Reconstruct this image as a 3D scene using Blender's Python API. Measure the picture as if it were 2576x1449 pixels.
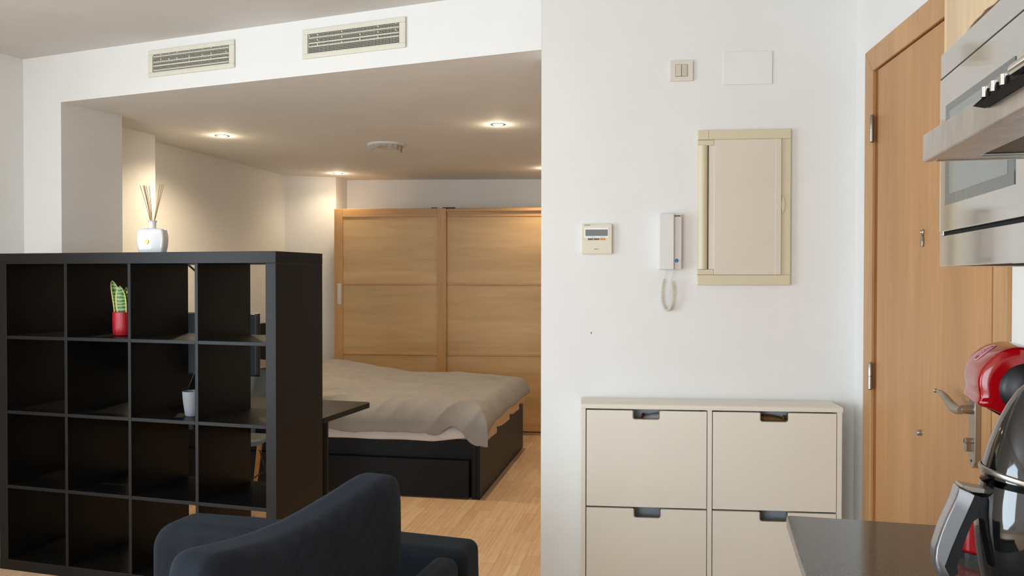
import bpy, bmesh, math, random
from mathutils import Vector, Matrix, noise

# ------------------------------------------------------------------ reset
for o in list(bpy.data.objects):
    bpy.data.objects.remove(o, do_unlink=True)
sc = bpy.context.scene
COL = sc.collection
R = math.radians
PI = math.pi

# ------------------------------------------------------------------ camera
cam_d = bpy.data.cameras.new('camera')
cam = bpy.data.objects.new('camera', cam_d)
COL.objects.link(cam)
cam_d.sensor_fit = 'HORIZONTAL'
cam_d.sensor_width = 36.0
cam_d.lens = 2047.8 / 2576.0 * 36.0
cam_d.clip_start = 0.02
p_, r_ = R(-0.755), R(0.059)
fw = Vector((0, math.cos(p_), math.sin(p_)))
u0 = Vector((0, -math.sin(p_), math.cos(p_)))
x0 = Vector((1, 0, 0))
rt = x0 * math.cos(r_) + u0 * math.sin(r_)
up = -x0 * math.sin(r_) + u0 * math.cos(r_)
M = Matrix((rt, up, -fw)).transposed().to_4x4()
M.translation = Vector((0, 0, 1.379))
cam.matrix_world = M
sc.camera = cam

# ------------------------------------------------------------------ colour management / exposure
sc.view_settings.view_transform = 'Standard'
sc.view_settings.look = 'None'
sc.view_settings.gamma = 1.0
sc.view_settings.use_curve_mapping = False
sc.view_settings.exposure = 0.12

# ------------------------------------------------------------------ world (daylight outside the windows)
wd = bpy.data.worlds.new('world')
sc.world = wd
wd.use_nodes = True
bgn = wd.node_tree.nodes['Background']
bgn.inputs[0].default_value = (0.80, 0.90, 1.0, 1)
bgn.inputs[1].default_value = 1.5


def area(name, loc, target, sx, sy, power, color):
    l = bpy.data.lights.new(name, 'AREA')
    l.shape = 'RECTANGLE'
    l.size = sx
    l.size_y = sy
    l.energy = power
    l.color = color
    o = bpy.data.objects.new(name, l)
    COL.objects.link(o)
    o.location = loc
    d = Vector(target) - Vector(loc)
    o.rotation_euler = d.to_track_quat('-Z', 'Z').to_euler()
    return o


# room plan corners (metres)
BEAM_Y = R(-21.838)            # heading of the lowered beam
P_WE = Vector((0.117, 3.269))   # free end of the entrance wall
P_L = Vector((-2.613, 4.363))   # corner of left wall and beam
P_CR = Vector((1.327, 3.152))   # corner of entrance wall and door wall
YAW_CAB = R(-5.508)
YAW_DOOR = R(83.749)
YAW_KIT = R(-13.525)            # kitchen local x axis (towards the kitchen wall)
YAW_SH = R(-16.22)
YAW_BED = R(-10.49)
Z_CEIL = 2.54
Z_SOF = 2.29
lw_dir = Vector((-math.sin(-BEAM_Y), -math.cos(-BEAM_Y)))   # left wall heading towards the camera
P_LB = P_L + lw_dir * 6.6
P_KB = Vector((1.153, 1.567)) + Vector((-0.2337, -0.9723)) * 4.6
# daylight lamps standing in the two balcony windows behind the camera
lw_n = Vector((math.cos(-BEAM_Y), -math.sin(-BEAM_Y)))      # into the room from the left wall
wl_c = P_L + lw_dir * 3.2
area('daylight_left', (wl_c.x - lw_n.x * .05, wl_c.y - lw_n.y * .05, 1.25), (wl_c.x + lw_n.x, wl_c.y + lw_n.y, 1.25), 2.0, 2.1, 114, (0.76, 0.885, 1.0))
wb_dir = (P_KB - P_LB).normalized()
wb_n = Vector((-wb_dir.y, wb_dir.x))
wb_c = P_LB + wb_dir * 2.4
area('daylight_back', (wb_c.x - wb_n.x * .05, wb_c.y - wb_n.y * .05, 1.25), (wb_c.x + wb_n.x, wb_c.y + wb_n.y, 1.25), 2.6, 2.1, 114, (0.77, 0.89, 1.0))


# ================================================================== materials
def lin(r, g, b):
    f = lambda c: (c / 255 / 12.92) if c / 255 <= 0.04045 else ((c / 255 + .055) / 1.055) ** 2.4
    return (f(r), f(g), f(b), 1)


class NT:
    def __init__(s, name):
        s.m = bpy.data.materials.new(name)
        s.m.use_nodes = True
        s.t = s.m.node_tree
        s.b = s.t.nodes['Principled BSDF']
        s.tc = None

    def n(s, typ, **kw):
        nd = s.t.nodes.new(typ)
        for k, v in kw.items():
            setattr(nd, k, v)
        return nd

    def link(s, a, b):
        s.t.links.new(a, b)

    def coords(s, scale=(1, 1, 1), rot=(0, 0, 0), kind='Object'):
        if s.tc is None:
            s.tc = s.n('ShaderNodeTexCoord')
        mp = s.n('ShaderNodeMapping')
        mp.inputs['Scale'].default_value = scale
        mp.inputs['Rotation'].default_value = rot
        s.link(s.tc.outputs[kind], mp.inputs[0])
        return mp.outputs[0]

    def noise(s, scale, detail=3, rough=.5, co=None):
        nd = s.n('ShaderNodeTexNoise')
        nd.inputs['Scale'].default_value = scale
        nd.inputs['Detail'].default_value = detail
        nd.inputs['Roughness'].default_value = rough
        if co is not None:
            s.link(co, nd.inputs['Vector'])
        return nd

    def ramp(s, fac, stops):
        nd = s.n('ShaderNodeValToRGB')
        e = nd.color_ramp.elements
        while len(e) < len(stops):
            e.new(0.5)
        for el, (p, c) in zip(e, stops):
            el.position = p
            el.color = c
        s.link(fac, nd.inputs[0])
        return nd.outputs[0]

    def mix(s, fac, a, b, blend='MIX'):
        nd = s.n('ShaderNodeMix', data_type='RGBA', blend_type=blend)
        for v, i in ((fac, 0), (a, 6), (b, 7)):
            if hasattr(v, 'links'):
                s.link(v, nd.inputs[i])
            else:
                nd.inputs[i].default_value = v
        return nd.outputs[2]

    def bump(s, h, strength=.2, dist=.01):
        nd = s.n('ShaderNodeBump')
        nd.inputs['Strength'].default_value = strength
        nd.inputs['Distance'].default_value = dist
        s.link(h, nd.inputs['Height'])
        s.link(nd.outputs[0], s.b.inputs['Normal'])


def plain(name, rgb, rough=.5, metal=0, spec=.5, var=.04, scale=6, bump=0, bscale=300, coat=0):
    k = NT(name)
    co = k.coords()
    c = lin(*rgb)
    d = tuple(x * (1 - var * 2) for x in c[:3]) + (1,)
    nz = k.noise(scale, 3, .55, co)
    k.link(k.ramp(nz.outputs[0], [(.3, d), (.7, c)]), k.b.inputs['Base Color'])
    k.b.inputs['Roughness'].default_value = rough
    k.b.inputs['Metallic'].default_value = metal
    k.b.inputs['Specular IOR Level'].default_value = spec
    if coat:
        k.b.inputs['Coat Weight'].default_value = coat
        k.b.inputs['Coat Roughness'].default_value = .04
    if bump:
        nb = k.noise(bscale, 2, .5, co)
        k.bump(nb.outputs[0], bump, .002)
    return k.m


def wood(name, light, dark, axis='z', grain=60, stretch=.06, rough=.42, spec=.4, bandw=0, bandc=None):
    """fine straight grain along the given axis; optional broad veneer bands across z"""
    k = NT(name)
    sc_ = [grain, grain, grain]
    sc_['xyz'.index(axis)] = grain * stretch
    co = k.coords(tuple(sc_))
    nz = k.noise(1.0, 5, .6, co)
    sc2 = [6, 6, 6]
    sc2['xyz'.index(axis)] = .8
    co2 = k.coords(tuple(sc2))
    nz2 = k.noise(1.0, 3, .5, co2)
    a = k.ramp(nz.outputs[0], [(.32, lin(*dark)), (.62, lin(*light))])
    b = k.ramp(nz2.outputs[0], [(.35, (.86, .84, .80, 1)), (.65, (1.04, 1.03, 1.02, 1))])
    col = k.mix(1.0, a, b, 'MULTIPLY')
    if bandw:
        co3 = k.coords((.35, .35, 1 / bandw))
        br = k.n('ShaderNodeTexBrick')
        br.inputs['Scale'].default_value = 1.0
        br.inputs['Mortar Size'].default_value = 0.0
        br.inputs['Brick Width'].default_value = 3.0
        br.inputs['Row Height'].default_value = 1.0
        br.inputs['Color1'].default_value = (1, 1, 1, 1)
        br.inputs['Color2'].default_value = bandc
        sx = k.n('ShaderNodeSeparateXYZ')
        cx = k.n('ShaderNodeCombineXYZ')
        k.link(co3, sx.inputs[0])
        k.link(sx.outputs[0], cx.inputs[0])
        k.link(sx.outputs[2], cx.inputs[1])
        k.link(cx.outputs[0], br.inputs['Vector'])
        col = k.mix(1.0, col, br.outputs[0], 'MULTIPLY')
    k.link(col, k.b.inputs['Base Color'])
    k.b.inputs['Roughness'].default_value = rough
    k.b.inputs['Specular IOR Level'].default_value = spec
    k.bump(nz.outputs[0], .05, .001)
    return k.m


def wall_mat(name, rgb, smudge=True):
    k = NT(name)
    co = k.coords()
    nz = k.noise(2.2, 4, .6, co)
    c = lin(*rgb)
    d = tuple(x * .965 for x in c[:3]) + (1,)
    k.link(k.ramp(nz.outputs[0], [(.35, d), (.65, c)]), k.b.inputs['Base Color'])
    k.b.inputs['Roughness'].default_value = .75
    k.b.inputs['Specular IOR Level'].default_value = .2
    nb = k.noise(140, 2, .5, co)
    k.bump(nb.outputs[0], .12, .002)
    return k.m


def metal(name, rgb, rough=.3, brushed=None):
    k = NT(name)
    k.b.inputs['Metallic'].default_value = 1
    k.b.inputs['Roughness'].default_value = rough
    co = k.coords((40, 40, 40) if not brushed else tuple(4 if a == brushed else 260 for a in 'xyz'))
    nz = k.noise(1, 3, .5, co)
    c = lin(*rgb)
    d = tuple(x * .965 for x in c[:3]) + (1,)
    k.link(k.ramp(nz.outputs[0], [(.3, d), (.7, c)]), k.b.inputs['Base Color'])
    return k.m


def emit(name, rgb, strength):
    k = NT(name)
    k.b.inputs['Base Color'].default_value = (1, 1, 1, 1)
    k.b.inputs['Emission Color'].default_value = rgb + (1,)
    k.b.inputs['Emission Strength'].default_value = strength
    return k.m


def floor_mat():
    k = NT('beech_laminate')
    co = k.coords((1, 1, 1), (0, 0, -(YAW_BED + PI / 2)))
    br = k.n('ShaderNodeTexBrick')
    br.offset = .37
    br.offset_frequency = 2
    br.inputs['Scale'].default_value = 1
    br.inputs['Brick Width'].default_value = .36
    br.inputs['Row Height'].default_value = .066
    br.inputs['Mortar Size'].default_value = .0007
    br.inputs['Bias'].default_value = 0.0
    br.inputs['Color1'].default_value = lin(246, 213, 173)
    br.inputs['Color2'].default_value = lin(229, 189, 149)
    br.inputs['Mortar'].default_value = lin(170, 130, 94)
    k.link(co, br.inputs['Vector'])
    cg = k.coords((5, 60, 60), (0, 0, 0))
    mp = k.n('ShaderNodeMapping')
    mp.inputs['Scale'].default_value = (7, 70, 70)
    k.link(co, mp.inputs[0])
    nz = k.noise(1, 5, .6, mp.outputs[0])
    wv = k.n('ShaderNodeTexWave')
    wv.wave_type = 'RINGS'
    wv.inputs['Scale'].default_value = .5
    wv.inputs['Distortion'].default_value = 7
    wv.inputs['Detail'].default_value = 1
    mp2 = k.n('ShaderNodeMapping')
    mp2.inputs['Scale'].default_value = (3, 18, 18)
    k.link(co, mp2.inputs[0])
    k.link(mp2.outputs[0], wv.inputs['Vector'])
    g = k.ramp(nz.outputs[0], [(.3, (.90, .88, .85, 1)), (.65, (1.03, 1.02, 1.0, 1))])
    g2 = k.ramp(wv.outputs[1], [(.0, (.94, .92, .90, 1)), (.5, (1, 1, 1, 1))])
    c = k.mix(1, br.outputs[0], g, 'MULTIPLY')
    c = k.mix(1, c, g2, 'MULTIPLY')
    k.link(c, k.b.inputs['Base Color'])
    k.b.inputs['Roughness'].default_value = .38
    k.b.inputs['Specular IOR Level'].default_value = .35
    return k.m


def corduroy(name, rgb, axis_rot=0):
    k = NT(name)
    co = k.coords((1, 1, 1), (0, 0, axis_rot))
    nz = k.noise(9, 4, .6, co)
    c = lin(*rgb)
    k.link(k.ramp(nz.outputs[0], [(.3, tuple(x * .75 for x in c[:3]) + (1,)), (.7, tuple(x * 1.25 for x in c[:3]) + (1,))]), k.b.inputs['Base Color'])
    k.b.inputs['Roughness'].default_value = .85
    k.b.inputs['Specular IOR Level'].default_value = .15
    k.b.inputs['Sheen Weight'].default_value = .18
    k.b.inputs['Sheen Roughness'].default_value = .45
    k.b.inputs['Sheen Tint'].default_value = lin(120, 135, 150)
    wv = k.n('ShaderNodeTexWave')
    wv.inputs['Scale'].default_value = 95
    wv.inputs['Distortion'].default_value = .6
    k.link(co, wv.inputs['Vector'])
    k.bump(wv.outputs[1], .25, .002)
    return k.m


def fabric(name, rgb, var=.1, sheen=.1):
    k = NT(name)
    co = k.coords()
    nz = k.noise(5, 5, .65, co)
    c = lin(*rgb)
    k.link(k.ramp(nz.outputs[0], [(.3, tuple(x * (1 - var) for x in c[:3]) + (1,)), (.7, tuple(x * (1 + var) for x in c[:3]) + (1,))]), k.b.inputs['Base Color'])
    k.b.inputs['Roughness'].default_value = .9
    k.b.inputs['Specular IOR Level'].default_value = .1
    k.b.inputs['Sheen Weight'].default_value = sheen
    nb = k.noise(420, 2, .5, co)
    k.bump(nb.outputs[0], .15, .002)
    return k.m


def leaf_mat():
    k = NT('banded_leaf')
    co = k.coords()
    wv = k.n('ShaderNodeTexWave')
    wv.bands_direction = 'Z'
    wv.inputs['Scale'].default_value = 19
    wv.inputs['Distortion'].default_value = 4.5
    wv.inputs['Detail'].default_value = 2
    wv.inputs['Detail Scale'].default_value = 1.6
    k.link(co, wv.inputs['Vector'])
    k.link(k.ramp(wv.outputs[1], [(.10, lin(58, 92, 46)), (.5, lin(96, 136, 68)), (.9, lin(134, 168, 96))]), k.b.inputs['Base Color'])
    k.b.inputs['Roughness'].default_value = .4
    return k.m


def stone_mat():
    k = NT('grey_quartz')
    co = k.coords()
    nz = k.noise(160, 3, .7, co)
    nz2 = k.noise(9, 3, .6, co)
    a = k.ramp(nz.outputs[0], [(.35, lin(70, 67, 62)), (.65, lin(92, 88, 83))])
    b = k.ramp(nz2.outputs[0], [(.3, (.93, .93, .93, 1)), (.7, (1.04, 1.04, 1.04, 1))])
    k.link(k.mix(1, a, b, 'MULTIPLY'), k.b.inputs['Base Color'])
    k.b.inputs['Roughness'].default_value = .1
    k.b.inputs['Specular IOR Level'].default_value = .6
    return k.m


def red_pot_mat():
    k = NT('red_ribbed_ceramic')
    co = k.coords((1, 1, .12))
    nz = k.noise(170, 3, .6, co)
    k.link(k.ramp(nz.outputs[0], [(.35, lin(150, 14, 26)), (.65, lin(196, 30, 44))]), k.b.inputs['Base Color'])
    k.b.inputs['Roughness'].default_value = .35
    k.bump(nz.outputs[0], .5, .003)
    return k.m


def filter_mat():
    k = NT('grease_filter')
    k.b.inputs['Metallic'].default_value = .8
    k.b.inputs['Roughness'].default_value = .45
    co = k.coords()
    wv = k.n('ShaderNodeTexWave')
    wv.bands_direction = 'DIAGONAL'
    wv.inputs['Scale'].default_value = 60
    k.link(co, wv.inputs['Vector'])
    k.link(k.ramp(wv.outputs[1], [(.3, lin(84, 76, 62)), (.7, lin(140, 128, 108))]), k.b.inputs['Base Color'])
    k.bump(wv.outputs[1], .5, .003)
    return k.m


def steel_smudged():
    k = NT('smudged_steel')
    k.b.inputs['Metallic'].default_value = 1
    co = k.coords((9, 9, 3.2))
    nz = k.noise(1.3, 4, .6, co)
    k.link(k.ramp(nz.outputs[0], [(.33, lin(176, 170, 164)), (.6, lin(214, 210, 204))]), k.b.inputs['Base Color'])
    rr = k.n('ShaderNodeMapRange')
    rr.inputs['To Min'].default_value = .22
    rr.inputs['To Max'].default_value = .42
    k.link(nz.outputs[0], rr.inputs['Value'])
    k.link(rr.outputs[0], k.b.inputs['Roughness'])
    return k.m


M_ = {}
M_['wall'] = wall_mat('white_wall_paint', (236, 235, 232))
M_['ceil'] = wall_mat('white_ceiling_paint', (216, 213, 210))
M_['floor'] = floor_mat()
M_['skirt'] = wood('beech_skirting', (196, 150, 102), (170, 122, 78), 'x')
M_['black'] = plain('black_brown_foil', (20, 18, 17), .38, 0, .22, .12, 30, .05, 500)
M_['bedblack'] = plain('black_brown_veneer', (13, 13, 13), .45, 0, .22, .12, 30, .05, 500)
M_['cream'] = plain('cream_lacquer', (235, 229, 215), .38, 0, .4, .02, 3)
M_['cream_dark'] = plain('bin_grey', (186, 192, 196), .5, 0, .4, .05, 8)
M_['chrome'] = metal('chrome', (215, 213, 208), .12)
M_['steel'] = metal('polished_steel', (212, 210, 206), .07, 'z')
M_['steel_s'] = steel_smudged()
M_['satin'] = metal('satin_nickel', (176, 170, 160), .34)
M_['silver'] = metal('satin_silver_plastic', (196, 198, 204), .3)
M_['door'] = wood('beech_door', (192, 145, 96), (185, 137, 88), 'z', 90, .03, .4, .4)
M_['archi'] = wood('beech_architrave', (200, 155, 107), (190, 144, 97), 'z', 90, .05, .4, .4)
M_['groove'] = wood('darker_beech_groove', (160, 100, 50), (140, 84, 40), 'z', 90, .05, .45, .3)
M_['maple'] = wood('maple_kitchen_front', (212, 185, 148), (202, 173, 134), 'z', 50, .08, .35, .4)
M_['mapleedge'] = wood('pale_maple_edge', (236, 208, 160), (226, 194, 146), 'z', 50, .08, .4, .4)
M_['birch'] = wood('birch_frame_wood', (202, 158, 104), (192, 146, 92), 'z', 60, .06, .4, .4)
M_['birchrail'] = wood('birch_rail_wood', (202, 158, 104), (192, 146, 92), 'x', 60, .06, .4, .4)
M_['birchpanel'] = wood('birch_veneer_panel', (212, 178, 130), (206, 170, 121), 'x', 26, .12, .42, .4, .11, (.92, .89, .85, 1))
M_['stone'] = stone_mat()
M_['vent'] = plain('yellowed_grille_plastic', (224, 220, 204), .5, 0, .4, .03, 9)
M_['net'] = plain('grey_netting', (188, 180, 170), .8, 0, .2, .1, 120)
M_['dark'] = plain('dark_duct', (40, 38, 37), .8, 0, .2, .1, 9)
M_['panel'] = plain('aged_beige_plastic', (219, 208, 178), .33, 0, .5, .02, 5)
M_['paneldoor'] = plain('beige_panel_door_plastic', (223, 213, 197), .36, 0, .5, .02, 4)
M_['switch'] = plain('cream_switch_plastic', (226, 217, 205), .38, 0, .5, .02, 8)
M_['rocker'] = plain('beige_rocker_plastic', (214, 205, 184), .4, 0, .5, .02, 8)
M_['seam'] = plain('shadow_gap_brown', (96, 86, 72), .7, 0, .2, .05, 20)
M_['thermo'] = plain('ivory_thermostat_plastic', (229, 222, 200), .42, 0, .45, .02, 12)
M_['white'] = plain('white_plastic', (228, 225, 222), .4, 0, .45, .01, 12)
M_['whitebright'] = plain('bright_white_plastic', (244, 243, 238), .4, 0, .45, .01, 12)
M_['lcd'] = plain('grey_lcd', (122, 130, 130), .12, 0, .6, .03, 15)
M_['btn'] = plain('brown_grey_button', (112, 100, 94), .5, 0, .4, .02, 15)
M_['orange'] = plain('orange_button', (222, 146, 48), .5, 0, .4, .02, 15)
M_['ink'] = plain('dark_print', (84, 80, 74), .7, 0, .2, .02, 15)
M_['blue'] = plain('blue_button', (78, 138, 178), .35, 0, .5, .02, 15)
M_['cord'] = plain('ivory_cord', (222, 214, 198), .5, 0, .4, .02, 15)
M_['ceramic'] = plain('glazed_white_ceramic', (240, 240, 238), .12, 0, .6, .01, 8, coat=.4)
M_['gold'] = metal('gold_medal', (206, 166, 84), .3)
M_['reed'] = wood('rattan_reed', (196, 164, 124), (160, 118, 84), 'z', 80, .05, .8, .1)
M_['redpot'] = red_pot_mat()
M_['leaf'] = leaf_mat()
M_['leafedge'] = plain('yellow_leaf_margin', (208, 200, 120), .4, 0, .4, .1, 20)
M_['soil'] = plain('potting_soil', (52, 38, 28), .95, 0, .1, .2, 90, .5, 120)
M_['greypot'] = plain('pale_grey_pot', (140, 143, 148), .55, 0, .35, .03, 14)
M_['navy'] = corduroy('navy_corduroy', (28, 33, 38), 0)
M_['navy2'] = corduroy('charcoal_corduroy', (31, 34, 39), 0)
M_['navyc'] = corduroy('dark_blue_corduroy', (30, 34, 42), 0)
M_['duvet'] = fabric('grey_linen', (160, 155, 150), .07, .1)
M_['lining'] = fabric('beige_lining', (222, 190, 152), .05, .1)
M_['sheet'] = fabric('white_sheet', (226, 218, 212), .04, .1)
M_['mauve'] = fabric('mauve_cotton', (112, 92, 90), .08, .1)
M_['shell'] = plain('grey_green_shell', (98, 101, 97), .4, 0, .45, .03, 10)
M_['legwood'] = wood('oak_leg', (196, 150, 98), (170, 124, 76), 'z', 60, .08, .5, .3)
M_['monitor'] = plain('slate_monitor_plastic', (42, 48, 54), .4, 0, .45, .03, 20)
M_['blackplastic'] = plain('black_plastic', (22, 22, 23), .35, 0, .5, .03, 20)
M_['gloss'] = plain('glossy_black', (14, 14, 14), .06, 0, .6, .03, 20, coat=.5)
M_['softblack'] = plain('soft_black_rubber', (24, 25, 28), .4, 0, .45, .03, 20)
M_['red'] = plain('glossy_red', (152, 4, 14), .12, 0, .5, .03, 20, coat=.15)
M_['badge'] = plain('dull_red_badge', (140, 40, 58), .4, 0, .4, .03, 20)
M_['pinkprint'] = plain('pale_pink_print', (224, 168, 172), .5, 0, .3, .02, 20)
M_['glassdark'] = plain('oven_glass', (118, 124, 120), .05, 0, .8, .03, 20)
M_['glassband'] = plain('printed_glass_border', (88, 91, 88), .1, 0, .6, .03, 20)
M_['clear'] = plain('smoked_clear_plastic', (150, 142, 130), .15, 0, .6, .03, 20)
M_['filter'] = filter_mat()
M_['lamp'] = emit('lamp_glow', (1.0, .88, .70), 60)
M_['tan'] = plain('tan_leather', (120, 84, 50), .6, 0, .3, .1, 20)
M_['shoegrey'] = plain('grey_mesh_shoe', (150, 150, 152), .8, 0, .2, .1, 60)
M_['shoered'] = plain('dark_red_strap', (112, 30, 42), .7, 0, .2, .1, 60)
M_['shoegreen'] = plain('olive_canvas', (92, 104, 70), .8, 0, .2, .1, 60)


def glass_pane():
    k = NT('window_glass')
    tr = k.n('ShaderNodeBsdfTransparent')
    gl = k.n('ShaderNodeBsdfGlossy')
    gl.inputs['Roughness'].default_value = .02
    mx = k.n('ShaderNodeMixShader')
    mx.inputs[0].default_value = .06
    k.link(tr.outputs[0], mx.inputs[1])
    k.link(gl.outputs[0], mx.inputs[2])
    k.link(mx.outputs[0], k.t.nodes['Material Output'].inputs[0])
    return k.m


M_['pane'] = glass_pane()


# ================================================================== mesh helpers
def bm_box(bm, x0, x1, y0, y1, z0, z1):
    vs = [bm.verts.new((x, y, z)) for x in (x0, x1) for y in (y0, y1) for z in (z0, z1)]
    f = [(0, 1, 3, 2), (4, 6, 7, 5), (0, 4, 5, 1), (2, 3, 7, 6), (0, 2, 6, 4), (1, 5, 7, 3)]
    return [bm.faces.new([vs[i] for i in q]) for q in f]


def bm_prism(bm, pts, axis, a, b):
    """extrude a closed 2-D outline: axis 'y' takes (x,z) points, 'z' takes (x,y), 'x' takes (y,z)"""
    def P(p, t):
        if axis == 'y':
            return (p[0], t, p[1])
        if axis == 'z':
            return (p[0], p[1], t)
        return (t, p[0], p[1])
    v0 = [bm.verts.new(P(p, a)) for p in pts]
    v1 = [bm.verts.new(P(p, b)) for p in pts]
    n = len(pts)
    bm.faces.new(v0)
    bm.faces.new(list(reversed(v1)))
    for i in range(n):
        bm.faces.new((v0[i], v1[i], v1[(i + 1) % n], v0[(i + 1) % n]))


def bm_lathe(bm, prof, n=40, cx=0, cy=0, close=True):
    rings = []
    for (r, z) in prof:
        if r < 1e-6:
            rings.append([bm.verts.new((cx, cy, z))])
        else:
            rings.append([bm.verts.new((cx + r * math.cos(2 * PI * i / n), cy + r * math.sin(2 * PI * i / n), z)) for i in range(n)])
    for a, b in zip(rings[:-1], rings[1:]):
        for i in range(n):
            j = (i + 1) % n
            if len(a) == 1 and len(b) == 1:
                continue
            if len(a) == 1:
                bm.faces.new((a[0], b[j], b[i]))
            elif len(b) == 1:
                bm.faces.new((a[i], a[j], b[0]))
            else:
                bm.faces.new((a[i], a[j], b[j], b[i]))
    return rings


def bm_tube(bm, pts, rad, n=10, caps=True):
    pts = [Vector(p) for p in pts]
    rr = rad if isinstance(rad, (list, tuple)) else [rad] * len(pts)
    if len(rr) != len(pts):      # spread the given radii evenly along the path
        rr = [rr[min(int(i / (len(pts) - 1) * (len(rr) - 1)), len(rr) - 2)] * (1 - (i / (len(pts) - 1) * (len(rr) - 1)) % 1) + rr[min(int(i / (len(pts) - 1) * (len(rr) - 1)) + 1, len(rr) - 1)] * ((i / (len(pts) - 1) * (len(rr) - 1)) % 1) for i in range(len(pts))]
    t0 = (pts[1] - pts[0]).normalized()
    up_ = Vector((0, 0, 1)) if abs(t0.z) < .9 else Vector((1, 0, 0))
    nx = t0.cross(up_).normalized()
    rings = []
    for i, p in enumerate(pts):
        if i == 0:
            t = pts[1] - pts[0]
        elif i == len(pts) - 1:
            t = pts[-1] - pts[-2]
        else:
            t = pts[i + 1] - pts[i - 1]
        t.normalize()
        nx = (nx - t * nx.dot(t)).normalized()
        ny = t.cross(nx)
        rings.append([bm.verts.new(p + (nx * math.cos(2 * PI * k / n) + ny * math.sin(2 * PI * k / n)) * rr[i]) for k in range(n)])
    for a, b in zip(rings[:-1], rings[1:]):
        for k in range(n):
            bm.faces.new((a[k], a[(k + 1) % n], b[(k + 1) % n], b[k]))
    if caps:
        bm.faces.new(list(reversed(rings[0])))
        bm.faces.new(rings[-1])


def bm_puff(bm, pts, axis, mid, half, layers=9, power=2.6, shrink=.25, centre=None):
    """outline thickened like a pebble: full outline in the middle, drawn in towards both faces"""
    n = len(pts)
    if centre is None:
        centre = (sum(p[0] for p in pts) / n, sum(p[1] for p in pts) / n)
    rings = []
    for i in range(layers):
        t = -1 + 2 * i / (layers - 1)
        s = 1 - shrink * (1 - (1 - abs(t) ** power) ** (1 / power))
        off = mid + half * math.sin(t * PI / 2)
        ring = []
        for p in pts:
            a, b = centre[0] + (p[0] - centre[0]) * s, centre[1] + (p[1] - centre[1]) * s
            co = (a, off, b) if axis == 'y' else ((a, b, off) if axis == 'z' else (off, a, b))
            ring.append(bm.verts.new(co))
        rings.append(ring)
    for a, b in zip(rings[:-1], rings[1:]):
        for k in range(n):
            bm.faces.new((a[k], b[k], b[(k + 1) % n], a[(k + 1) % n]))
    bm.faces.new(rings[0])
    bm.faces.new(list(reversed(rings[-1])))


def smooth_closed(pts, sub=4):
    """Catmull-Rom through a closed outline"""
    n = len(pts)
    out = []
    for i in range(n):
        p0, p1, p2, p3 = (Vector(pts[(i + k) % n]) for k in (-1, 0, 1, 2))
        for s in range(sub):
            t = s / sub
            out.append(tuple(.5 * ((2 * p1) + (p2 - p0) * t + (2 * p0 - 5 * p1 + 4 * p2 - p3) * t * t + (3 * p1 - p0 - 3 * p2 + p3) * t ** 3)))
    return out


def smooth_open(pts, sub=6):
    P = [Vector(p) for p in pts]
    P = [P[0] * 2 - P[1]] + P + [P[-1] * 2 - P[-2]]
    out = []
    for i in range(1, len(P) - 2):
        p0, p1, p2, p3 = P[i - 1:i + 3]
        for s in range(sub):
            t = s / sub
            out.append(.5 * ((2 * p1) + (p2 - p0) * t + (2 * p0 - 5 * p1 + 4 * p2 - p3) * t * t + (3 * p1 - p0 - 3 * p2 + p3) * t ** 3))
    out.append(P[-2])
    return out


def rrect(x0, x1, y0, y1, r, n=6, corners=(1, 1, 1, 1)):
    out = []
    for (cx, cy, a0, on) in ((x1 - r, y1 - r, 0, corners[0]), (x0 + r, y1 - r, 90, corners[1]), (x0 + r, y0 + r, 180, corners[2]), (x1 - r, y0 + r, 270, corners[3])):
        if on:
            for i in range(n + 1):
                a = R(a0 + 90 * i / n)
                out.append((cx + r * math.cos(a), cy + r * math.sin(a)))
        else:
            out.append((cx + (r if a0 in (0, 270) else -r), cy + (r if a0 in (0, 90) else -r)))
    return out


def mesh_obj(name, bm, mat, parent=None, smooth=False, bevel=0, seg=2, subsurf=0, solid=0, loc=None, rot=None):
    bmesh.ops.recalc_face_normals(bm, faces=bm.faces)
    me = bpy.data.meshes.new(name)
    bm.to_mesh(me)
    bm.free()
    mats = mat if isinstance(mat, (list, tuple)) else [mat]
    for m in mats:
        me.materials.append(m)
    o = bpy.data.objects.new(name, me)
    COL.objects.link(o)
    if parent is not None:
        o.parent = parent
    if loc is not None:
        o.location = loc
    if rot is not None:
        o.rotation_euler = rot
    if solid:
        md = o.modifiers.new('solid', 'SOLIDIFY')
        md.thickness = solid
        md.offset = -1
    if bevel:
        md = o.modifiers.new('bevel', 'BEVEL')
        md.width = bevel
        md.segments = seg
        md.limit_method = 'ANGLE'
        md.angle_limit = R(35)
        md.harden_normals = False
    if subsurf:
        md = o.modifiers.new('sub', 'SUBSURF')
        md.levels = subsurf
        md.render_levels = subsurf
    if smooth:
        for p in me.polygons:
            p.use_smooth = True
        if not subsurf:
            try:
                me.set_sharp_from_angle(angle=R(40))
            except Exception:
                pass
    return o


def box(name, x0, x1, y0, y1, z0, z1, mat, parent=None, bevel=0, seg=2):
    bm = bmesh.new()
    bm_box(bm, x0, x1, y0, y1, z0, z1)
    return mesh_obj(name, bm, mat, parent, bevel=bevel, seg=seg)


def prism(name, pts, axis, a, b, mat, parent=None, bevel=0, smooth=False):
    bm = bmesh.new()
    bm_prism(bm, pts, axis, a, b)
    return mesh_obj(name, bm, mat, parent, bevel=bevel, smooth=smooth)


def lathe(name, prof, mat, parent=None, n=40, loc=None, rot=None):
    bm = bmesh.new()
    bm_lathe(bm, prof, n)
    return mesh_obj(name, bm, mat, parent, smooth=True, loc=loc, rot=rot)


def tube(name, pts, rad, mat, parent=None, n=10):
    bm = bmesh.new()
    bm_tube(bm, pts, rad, n)
    return mesh_obj(name, bm, mat, parent, smooth=True)


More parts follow.
